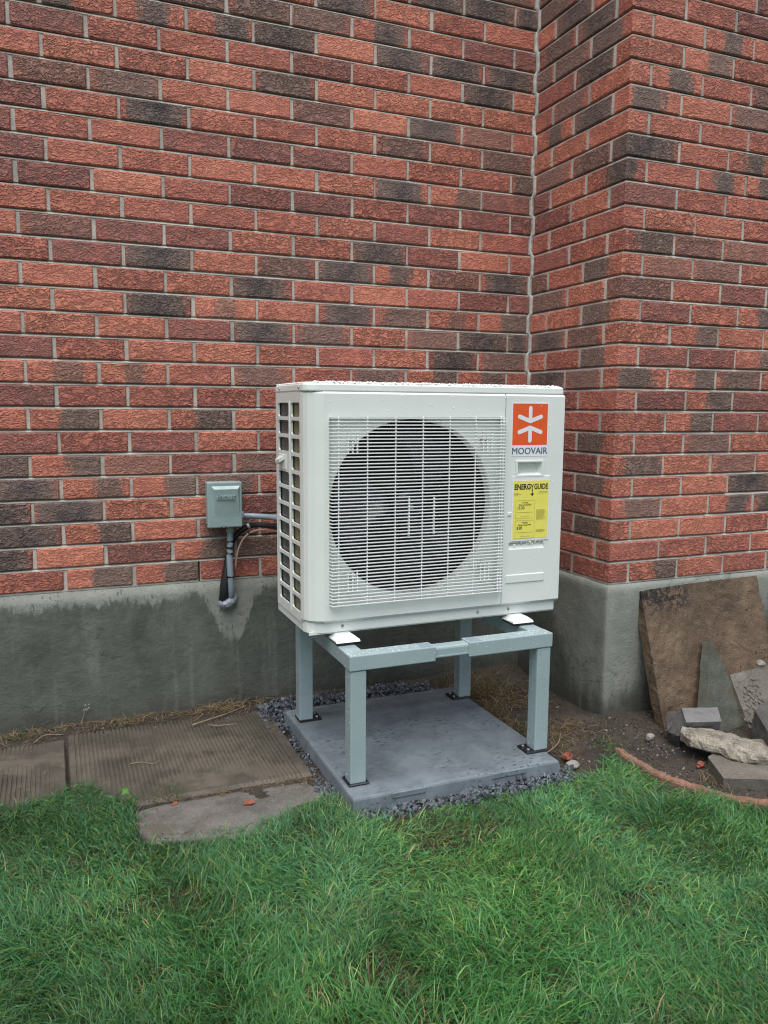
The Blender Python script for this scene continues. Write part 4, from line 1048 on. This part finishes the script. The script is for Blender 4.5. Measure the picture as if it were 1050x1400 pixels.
def rock():
    # long pale rock: lofted along its length
    from mathutils import noise as mn
    secs = [(Vector((.060, -1.010, -.487)), .022, .020), (Vector((.080, -1.05, -.487)), .055, .024), (Vector((.120, -1.085, -.490)), .066, .026), (Vector((.155, -1.135, -.492)), .070, .027), (Vector((.175, -1.18, -.494)), .070, .029), (Vector((.205, -1.225, -.495)), .060, .029), (Vector((.222, -1.262, -.497)), .030, .024)]
    ax = Vector((.60, -.80, 0)).normalized(); side = Vector((.80, .60, 0)); V, F = [], []; n = 26
    fine = []
    for i in range(len(secs)-1):
        for k in range(5):
            t = k/5; a, b = secs[i], secs[i+1]; fine.append((a[0].lerp(b[0], t), a[1]*(1-t)+b[1]*t, a[2]*(1-t)+b[2]*t))
    fine.append(secs[-1])
    for c, w, h in fine:
        for k in range(n):
            a = 2*math.pi*k/n; ca, sa = math.cos(a), math.sin(a)
            ca = math.copysign(abs(ca)**.7, ca); sa = math.copysign(abs(sa)**.6, sa)
            p = c+side*(w*ca)+Vector((0, 0, h*sa)); 
            q = p*22; p += (p-c).normalized()*(.010*mn.noise(q)+.006*mn.noise(q*2.6)+.003*mn.noise(q*7))
            V.append(p)
    m = len(fine); F = [(i*n+k, i*n+(k+1) % n, (i+1)*n+(k+1) % n, (i+1)*n+k) for i in range(m-1) for k in range(n)]+[tuple(range(n))[::-1], tuple(range((m-1)*n, m*n))]
    tag(pmesh('rock', V, F, M['rock']), 'long pale rough rock lying across the low slab', 'rock')
rock()
rough_prism('stone_slab', [(.053, -1.150, -.516), (-.014, -1.288, -.520), (.115, -1.358, -.516), (.36, -1.40, -.512), (.45, -1.15, -.508), (.24, -1.08, -.510)], Vector((.004, .004, -.045)), M['grey_slab'], 'low flat grey slab on the soil under the pale rock', 'stone slab', .003, 4, 6, 30)
rough_prism('concrete_block', [(.418, -1.008, -.445), (.545, -.965, -.435), (.60, -1.10, -.455), (.325, -1.165, -.470)], Vector((-.03, -.02, -.10)), M['dark_block'], 'dark block cut off by the right edge of the photo', 'block', .004, 3, 7, 30)
# soft soil clods and small stones
def blob(name, c, r, mat, label=None, cat=None, seed=0, squash=.6, rough=.3):
    from mathutils import noise as mn
    bm = bmesh.new(); bmesh.ops.create_icosphere(bm, subdivisions=2, radius=1)
    for v in bm.verts:
        d = v.co.normalized(); k = 1+rough*mn.noise(d*1.7+Vector((seed*3.3, seed, 0)))
        v.co = Vector((c[0]+r[0]*d.x*k, c[1]+r[1]*d.y*k, c[2]+r[2]*d.z*k))
    me = bpy.data.meshes.new(name); bm.to_mesh(me); bm.free(); o = link(name, me, mat)
    if label: tag(o, label, cat)
    return o
blob('stone', (-.385, -.965, -.548), (.026, .022, .014), M['pebble'], 'pale flat stone by the front right corner of the equipment pad', 'stone', 1)
blob('brick_piece', (-.372, -.918, -.542), (.018, .016, .018), M['chip'], 'orange red brick fragment beside the right side of the pad', 'brick piece', 2, rough=.7)
blob('brick_piece', (.035, -1.137, -.546), (.015, .012, .011), M['chip'], 'red brick fragment on the soil inside the curved edging', 'brick piece', 3, rough=.7)
blob('stone', (.010, -.905, -.532), (.018, .016, .013), M['pebble'], 'pale round stone on the soil left of the leaning slab', 'stone', 5)
blob('stone', (.655, -.812, -.350), (.020, .017, .015), M['pebble'], 'white stone on the top edge of the tilted muddy slab', 'stone', 6)
for i, (x, y, l, t_) in enumerate(((-1.507, -.827, 'larger red leaf scrap on the rough concrete patch', .020), (-1.723, -.748, 'small pinkish leaf scrap at the left of the rough concrete patch', .011))):
    V = [(x-t_, y-.005, -.541), (x-t_*.3, y+t_*.55, -.538), (x+t_*.5, y+t_*.3, -.533), (x+t_, y-t_*.35, -.540), (x+t_*.1, y-t_*.55, -.541)]
    mb = MB(); mb.prism(V, (0, 0, -.0012)); tag(mb.build('leaf_scrap', M['chip'] if i < 2 else M['dead_leaf']), l, 'leaf')

# crumbs of soil and grit over the bare ground (stuff)
def crumbs():
    g = np.random.default_rng(31); pts = []
    def area(n, x0, x1, y0, y1, s0, s1):
        x = g.uniform(x0, x1, n); y = g.uniform(y0, y1, n); s_ = s0+(s1-s0)*g.random(n)**3
        k = ~((x > PAD[0]-.01) & (x < PAD[1]+.01) & (y > PAD[2]-.01) & (y < PAD[3]+.01)) & ((x < -.02) | (y < -.66)) & ~in_poly(x, y, LAWN)
        for a, b, c in zip(x[k], y[k], s_[k]): pts.append((a, b, float(ground_z(a, b))+c*.25, c))
    area(4200, -.46, .75, -1.42, -.05, .0015, .009); area(1500, -.16, .35, -1.25, -.67, .0015, .008); area(1500, -2.6, -1.24, -.13, -.015, .002, .008); area(500, -1.33, -1.22, -.98, -.2, .002, .007)
    oc = np.array([(1, 0, 0), (-1, 0, 0), (0, 1, 0), (0, -1, 0), (0, 0, 1), (0, 0, -1)]); fc = ((0, 2, 4), (2, 1, 4), (1, 3, 4), (3, 0, 4), (2, 0, 5), (1, 2, 5), (3, 1, 5), (0, 3, 5))
    V, F, C = [], [], []
    for i, (x, y, z, s_) in enumerate(pts):
        u, _, vt = np.linalg.svd(g.normal(size=(3, 3)))
        V.append((oc*g.uniform(.6, 1.2, (6, 1))*np.array([s_, s_*.85, s_*.7]))@(u@vt).T+np.array([x, y, z])); F += [tuple(k+6*i for k in f) for f in fc]
        c = np.array([.075, .061, .049])*g.uniform(.5, 1.5) if g.random() < .94 else np.array([.26, .24, .21])*g.uniform(.6, 1.2)
        C += [(*c, 1)]*6
    me = bpy.data.meshes.new('soil_crumbs'); me.from_pydata(np.concatenate(V).tolist(), [], F); me.update()
    me.polygons.foreach_set('use_smooth', [True]*len(me.polygons))
    me.attributes.new('blade', 'FLOAT_COLOR', 'POINT').data.foreach_set('color', np.array(C).ravel())
    tag(link('soil_crumbs', me, M['crumb']), 'dark crumbs of soil and grit on the bare ground', 'soil', kind='stuff')
crumbs()
# curved terracotta lawn edging
def edging():
    ctrl = [(-.140, -.895), (-.163, -.94), (-.172, -1.02), (-.170, -1.09), (-.160, -1.17), (-.133, -1.245), (-.100, -1.31), (-.064, -1.37), (.02, -1.437), (.16, -1.50), (.36, -1.545), (.62, -1.555), (.95, -1.54)]
    P = curve_pts([(a, b, 0) for a, b in ctrl], 10); V, F = [], []; vn = VN(91)
    sec = [(-.017, -.62), (-.018, -.540), (-.014, -.533), (0, -.531), (.010, -.533), (.014, -.540), (.015, -.62)]
    for i, p in enumerate(P):
        t = (P[min(i+1, len(P)-1)]-P[max(i-1, 0)]).normalized(); nrm = Vector((-t.y, t.x, 0)); f = min(1, (i+2)/14)
        for a, z in sec:
            j = float(vn(np.array(i*.9), np.array(a*300+9)))-.5
            V.append((p.x+nrm.x*a*f, p.y+nrm.y*a*f, z-.022*(1-f)+.008*j))
    n = len(sec); m = len(P); F = [(i*n+k, i*n+k+1, (i+1)*n+k+1, (i+1)*n+k) for i in range(m-1) for k in range(n-1)]+[tuple(range(n)), tuple(range((m-1)*n, m*n))[::-1]]
    tag(pmesh('lawn_edging', V, F, M['terracotta']), 'curved terracotta coloured edging strip between soil and lawn', 'edging')
edging()

# ------------------------------------------------------------------ gravel round the pad (stuff)
def gravel():
    g = np.random.default_rng(4); pts = []
    def strip(n, x0, x1, y0, y1, zlo, zhi, s0=.006, s1=.0125):
        for _ in range(n): pts.append((g.uniform(x0, x1), g.uniform(y0, y1), g.uniform(zlo, zhi), g.uniform(s0, s1)))
    strip(1500, -1.30, -.52, -.212, -.075, -.552, -.515)
    strip(500, -1.25, -.62, -.15, -.06, -.530, -.505)
    strip(170, -1.31, -1.23, -.34, -.10, -.553, -.535)
    strip(230, -1.262, -1.228, -1.02, -.36, -.556, -.543, .004, .010)
    strip(120, -1.285, -1.23, -.95, -.78, -.556, -.540)
    strip(560, -1.225, -.47, -1.062, -1.008, -.556, -.538)
    strip(150, -.90, -.60, -1.085, -1.008, -.550, -.530)
    strip(130, -.50, -.40, -1.06, -.96, -.557, -.545)
    strip(160, -.25, .10, -1.05, -.72, -.545, -.535, .002, .006)
    oc = np.array([(1, 0, 0), (-1, 0, 0), (0, 1, 0), (0, -1, 0), (0, 0, 1), (0, 0, -1), (.62, .62, .5), (-.6, .55, -.6), (-.55, -.6, .62), (.6, -.6, -.55)])
    fc = ((0, 2, 6), (2, 4, 6), (4, 0, 6), (1, 2, 7), (2, 5, 7), (5, 1, 7), (1, 3, 8), (3, 4, 8), (4, 1, 8), (0, 3, 9), (3, 5, 9), (5, 0, 9), (1, 4, 2), (0, 4, 3), (2, 0, 5), (1, 5, 3))
    V, F, C = [], [], []
    for i, (x, y, z, s_) in enumerate(pts):
        q = g.normal(size=(3, 3)); u, _, vt = np.linalg.svd(q); rot = u@vt
        p = (oc*g.uniform(.7, 1.2, (10, 1))*np.array([s_, s_*.8, s_*.62]))@rot.T+np.array([x, y, z])
        b = 10*i; V.append(p); F += [tuple(k+b for k in f) for f in fc]
        t = g.random(); c = np.array([.085, .10, .12])*(.45+1.3*t*t); c = c*(1+g.uniform(-.06, .06, 3)); C += [(*c, 1)]*10
    me = bpy.data.meshes.new('gravel'); me.from_pydata(np.concatenate(V).tolist(), [], F); me.update()
    me.attributes.new('blade', 'FLOAT_COLOR', 'POINT').data.foreach_set('color', np.array(C).ravel())
    tag(link('gravel', me, M['gravel']), 'blue grey crushed gravel round the equipment pad', 'gravel', kind='stuff')
gravel()

# ------------------------------------------------------------------ grass
def ribbons(name, x, y, z, az, ln, e0, e1, wd, col, mat, segs=4, twist=None, bend=None):
    n = len(x); tw = twist if twist is not None else np.zeros(n); bd = bend if bend is not None else np.zeros(n)
    V = np.zeros((n, segs*2+1, 3)); p = np.stack([x, y, z], 1)
    for s_ in range(segs+1):
        f = s_/segs
        a = az+bd*f
        w = wd*(1-f)**.55*(.75+.5*f if f < .5 else 1.0)
        side = np.stack([-np.sin(a+tw), np.cos(a+tw), .35*np.sin(tw)], 1)
        if s_ < segs:
            V[:, 2*s_] = p-side*w[:, None]/2; V[:, 2*s_+1] = p+side*w[:, None]/2
        else: V[:, 2*segs] = p
        el = e0+(e1-e0)*(f+.5/segs)
        st = ln/segs
        p = p+np.stack([np.cos(a)*np.cos(el)*st, np.sin(a)*np.cos(el)*st, np.sin(el)*st], 1)
    V[:, :, 2] = np.maximum(V[:, :, 2], (z-.002)[:, None])
    k = segs*2+1
    quads = []
    for s_ in range(segs-1): quads.append([2*s_, 2*s_+1, 2*s_+3, 2*s_+2])
    q = (np.array(quads)[None]+(np.arange(n)*k)[:, None, None]).reshape(-1, 4)
    t = (np.array([[2*segs-2, 2*segs-1, 2*segs]])[None]+(np.arange(n)*k)[:, None, None]).reshape(-1, 3)
    me = bpy.data.meshes.new(name)
    me.vertices.add(n*k); me.vertices.foreach_set('co', V.ravel())
    me.loops.add(q.size+t.size); me.loops.foreach_set('vertex_index', np.concatenate([q.ravel(), t.ravel()]).astype(np.int32))
    me.polygons.add(len(q)+len(t))
    ls = np.concatenate([np.arange(len(q))*4, q.size+np.arange(len(t))*3]).astype(np.int32)
    me.polygons.foreach_set('loop_start', ls)
    me.polygons.foreach_set('use_smooth', np.ones(len(q)+len(t), bool))
    me.update(calc_edges=True); me.validate()
    c4 = np.ones((n, k, 4)); c4[:, :, :3] = col[:, None, :]
    me.attributes.new('blade', 'FLOAT_COLOR', 'POINT').data.foreach_set('color', c4.ravel())
    return link(name, me, mat)
def lawn():
    g = np.random.default_rng(9)
    def seeds(n, x0, x1, y0, y1):
        return g.uniform(x0, x1, n), g.uniform(y0, y1, n)
    xa, ya = seeds(195000, -2.55, .45, -2.35, -.48); xb, yb = seeds(105000, -3.6, 1.6, -3.1, -.48)
    x = np.concatenate([xa, xb]); y = np.concatenate([ya, yb])
    jx = x+.05*(vn1(x*11, y*11)-.5)+g.normal(0, .012, len(x)); jy = y+.07*(vn2(x*11, y*11)-.5)+g.normal(0, .012, len(x))
    keep = in_poly(jx, jy, LAWN); 
    pad = (x > PAD[0]-.012) & (x < PAD[1]+.012) & (y > PAD[2]-.012); keep &= ~pad
    # thin spots where soil shows
    thin = vn3(x*6.5+11, y*6.5+70); bare = np.clip((thin-.70)/.10, 0, .72)
    far = ~((x > -2.35) & (x < .3) & (y > -2.25))
    bare = np.where((x < -1.80) & (y > -.9), 0, bare); keep &= g.random(len(x)) > bare
    x, y, = x[keep], y[keep]; n = len(x)
    z = ground_z(x, y)-.004
    lip = (x < -1.80) & (y > -.86); z = np.where(lip, np.maximum(z, -.5425-.020*np.clip((-.68-y)/.18, 0, 1)), z)
    fld = vn1(x*2.6+5, y*2.6+130)*9.0+vn2(x*6+7, y*6+31)*2.4       # matted tufts lie in common directions
    az = fld+g.normal(0, 1.3, n)
    lush = vn2(x*3.1+70, y*3.1+7)
    ln = (.030+.042*lush)*g.uniform(.55, 1.5, n)
    edge = np.clip((y+1.25)/.25, 0, 1)*(x < -.2); ln = ln*(1-.25*edge)
    lean = vn3(x*3.5+40, y*3.5+2)
    e0 = R(80)-R(30)*lean+g.normal(0, .16, n); e1 = R(14)-R(50)*lean+g.normal(0, .45, n)
    wd = g.uniform(.0015, .0034, n); bw = g.random(n) < .04; wd[bw] = g.uniform(.0040, .0062, bw.sum())
    hue = np.clip(vn1(x*2.2+200, y*2.2+50)+g.normal(0, .22, n), 0, 1)
    a = np.array([.058, .205, .050]); b = np.array([.082, .225, .105]); c = np.array([.165, .295, .070])
    col = a*(1-hue[:, None])+b*hue[:, None]
    yl = (g.random(n)+.25*(vn3(x*2.7+500, y*2.7+90)-.5))[:, None]; col = np.where(yl > .80, c, col)
    st = g.random(n) < (.022+.12*np.clip(thin[keep]-.55, 0, 1)); col[st] = np.array([.30, .235, .115])*g.uniform(.6, 1.1, (st.sum(), 1))
    col *= g.uniform(.60, 1.35, (n, 1))*(.66+.68*vn2(x*5.2+300, y*5.2+17))[:, None]*(.8+.4*vn1(x*1.9+9, y*1.9+400))[:, None]*1.06
    m = 42000; hx = g.uniform(-2.6, .5, m); hy = g.uniform(-2.4, -.5, m); kk = in_poly(hx, hy, LAWN) & ~((hx > PAD[0]-.02) & (hx < PAD[1]+.02) & (hy > PAD[2]-.02)); hx, hy = hx[kk], hy[kk]; m = len(hx)
    hc = np.array([.20, .15, .085])*g.uniform(.35, 1.3, (m, 1)); gr = g.random(m) < .3; hc[gr] = np.array([.07, .12, .04])
    tag(ribbons('thatch', hx, hy, ground_z(hx, hy)+g.uniform(0, .010, m), g.uniform(0, 6.28, m), g.uniform(.015, .05, m), g.normal(.25, .2, m), g.normal(-.2, .2, m), g.uniform(.0012, .0030, m), hc, M['straw'], 3, g.normal(0, .6, m), g.normal(0, .8, m)), 'brown thatch of dead clippings between the lawn blades', 'grass', kind='stuff')
    tag(ribbons('lawn_grass', x, y, z, az, ln, e0, e1, wd, col, M['blade'], 4, g.normal(0, .5, n), g.normal(0, .5, n)), 'wet green lawn grass in the foreground', 'grass', kind='stuff')
lawn()
def litter():
    g = np.random.default_rng(12); X, Y, Z, A, L, E0, E1, W_, C = [], [], [], [], [], [], [], [], []
    def put(n, cx, cy, sx, sy, lo, hi, up, kind, zoff=.004):
        x = g.normal(cx, sx, n); y = g.normal(cy, sy, n)
        y = np.minimum(y, -.018)
        X.append(x); Y.append(y); Z.append(ground_z(x, y)+zoff); A.append(g.uniform(0, 6.28, n)); L.append(g.uniform(lo, hi, n))
        E0.append(g.normal(R(up), R(18), n)); E1.append(g.normal(R(up-55), R(22), n)); W_.append(g.uniform(.0012, .0030, n))
        straw = np.array([.34, .26, .145])*g.uniform(.45, 1.15, (n, 1)); rust = np.array([.22, .11, .05])*g.uniform(.5, 1.2, (n, 1)); green = np.array([.07, .13, .035])*g.uniform(.6, 1.3, (n, 1))
        r_ = g.random((n, 1)); C.append(np.where(r_ < kind[0], straw, np.where(r_ < kind[0]+kind[1], rust, green)))
    # strip of dead clippings along the recessed wall
    for x in np.arange(-2.5, -1.28, .05):
        put(int(g.integers(8, 34)), x, -.035, .03, .014, .02, .085, 18, (.75, .15, .1))
    put(150, -1.42, -.055, .07, .018, .03, .09, 14, (.9, .1, 0), .008)
    put(70, -1.80, -.05, .03, .012, .03, .08, 35, (.4, .0, .6)); put(70, -2.20, -.06, .03, .012, .03, .07, 35, (.4, .1, .5))
    # dry clump behind the right side of the pad and down its right edge
    put(520, -.36, -.20, .085, .06, .05, .16, 48, (.42, .33, .25)); put(260, -.27, -.33, .08, .06, .03, .11, 30, (.55, .25, .2))
    put(200, -.42, -.45, .03, .05, .03, .09, 45, (.45, .25, .3)); put(170, -.40, -.62, .03, .06, .03, .08, 40, (.5, .25, .25))
    put(260, -.24, -.70, .07, .05, .03, .10, 16, (.8, .1, .1)); put(120, -.33, -.82, .05, .05, .02, .07, 12, (.7, .2, .1)); put(110, -.43, -1.01, .03, .02, .02, .05, 40, (.3, .55, .15))
    put(90, -.16, -.88, .03, .03, .03, .09, 40, (.3, .0, .7)); put(90, .02, -1.24, .05, .04, .03, .08, 35, (.6, .1, .3)); put(70, .26, -1.29, .04, .05, .03, .10, 40, (.5, .1, .4))
    # scattered on slabs and soil
    n = 160; x = g.uniform(-2.4, -1.3, n); y = g.uniform(-.70, -.06, n)
    X.append(x); Y.append(y); Z.append(np.full(n, -.5325)); A.append(g.uniform(0, 6.28, n)); L.append(g.uniform(.01, .05, n)); E0.append(np.full(n, .08)); E1.append(np.full(n, -.05)); W_.append(g.uniform(.001, .002, n)); C.append(np.array([.30, .24, .15])*g.uniform(.5, 1.1, (n, 1)))
    put(150, -1.32, -.70, .03, .06, .01, .04, 8, (.9, .1, 0), .012); put(120, -1.55, -.735, .12, .008, .01, .04, 12, (.7, .2, .1), .012)
    put(90, -1.73, -.70, .03, .02, .03, .08, 40, (.25, .05, .7), .01); put(70, -1.24, -1.0, .03, .03, .02, .06, 35, (.6, .1, .3))
    cat = lambda l: np.concatenate(l)
    n = sum(len(k) for k in X)
    tag(ribbons('dry_grass', cat(X), cat(Y), cat(Z), cat(A), cat(L), cat(E0), cat(E1), cat(W_), cat(C), M['straw'], 4, g.normal(0, .6, n), g.normal(0, .9, n)), 'dead straw and clippings along the wall and beside the pad', 'dry grass', kind='stuff')
litter()
# twigs lying about
for i, (p, r_, l) in enumerate((
    ([(-1.575, -.165, -.528), (-1.50, -.135, -.526), (-1.43, -.105, -.525), (-1.33, -.05, -.522)], .0030, 'long pale twig on the back of the ribbed slab by the pad'),
    ([(-1.515, -.185, -.529), (-1.48, -.205, -.529), (-1.41, -.215, -.528)], .0024, 'short straight pale twig in front of the long one'),
    ([(-1.83, -.425, -.530), (-1.79, -.43, -.529), (-1.755, -.455, -.529), (-1.73, -.44, -.528)], .0015, 'thin twig in the middle of the ribbed slab'),
    ([(-2.14, -.10, -.536), (-2.10, -.06, -.528), (-2.04, -.075, -.53)], .0025, 'bent dry stalk against the wall at the left'),
    ([(-.47, -.86, -.553), (-.40, -.845, -.545), (-.33, -.80, -.542), (-.27, -.73, -.54)], .0028, 'long curved dry stalk on the soil right of the pad'))):
    P_ = curve_pts(p, 5); n = len(P_)
    tag(MB().tube(P_, [r_*(1-.5*k/n) for k in range(n)], 6).build('twig', M['twig'], None), l, 'twig')
# a broad-leaved weed at the edge of the lawn and a small flowering weed by the wall
def weed():
    root = tag(empty('weed', (-1.86, -.66, -.555)), 'bright green broad leaved weed at the lawn edge by the slabs', 'weed')
    rnd = random.Random(4)
    for i in range(9):
        a = i*.72+rnd.uniform(-.2, .2); L = rnd.uniform(.035, .06); w = L*.2; el = R(rnd.uniform(40, 75)); V, F = [], []
        for k in range(7):
            f = k/6; e_ = el-f*.9; r_ = L*f; zz = -.556+L*(math.sin(el)*f-.45*f*f)
            ww = w*(math.sin(math.pi*min(f*.9+.06, 1)))*(1+.25*(k % 2))
            cx, cy = -1.86+r_*math.cos(a), -.66+r_*math.sin(a)
            V += [(cx-math.sin(a)*ww, cy+math.cos(a)*ww, zz+.004), (cx, cy, zz), (cx+math.sin(a)*ww, cy-math.cos(a)*ww, zz+.004)]
        F = [(3*k+j, 3*k+j+1, 3*k+4+j, 3*k+3+j) for k in range(6) for j in range(2)]
        o = pmesh('leaf', V, F, M['leaf'], root, True); md = o.modifiers.new('s', 'SOLIDIFY'); md.thickness = .0008
    r2 = tag(empty('weed', (-1.965, -.03, -.53)), 'tiny grey flowering weed against the wall above the slab joint', 'weed')
    MB().tube(curve_pts([(-1.975, -.028, -.535), (-1.965, -.03, -.49), (-1.955, -.034, -.455)], 5), .0016, 5).build('stem', M['twig'], r2)
    for k in range(7):
        c = (-1.955+rnd.uniform(-.016, .016), -.034+rnd.uniform(-.008, .008), -.452+rnd.uniform(-.012, .014)); bm = bmesh.new(); bmesh.ops.create_icosphere(bm, subdivisions=1, radius=.0036)
        bmesh.ops.translate(bm, verts=bm.verts, vec=c); me = bpy.data.meshes.new('flower'); bm.to_mesh(me); bm.free(); link('flower', me, M['pebble'], r2)
weed()
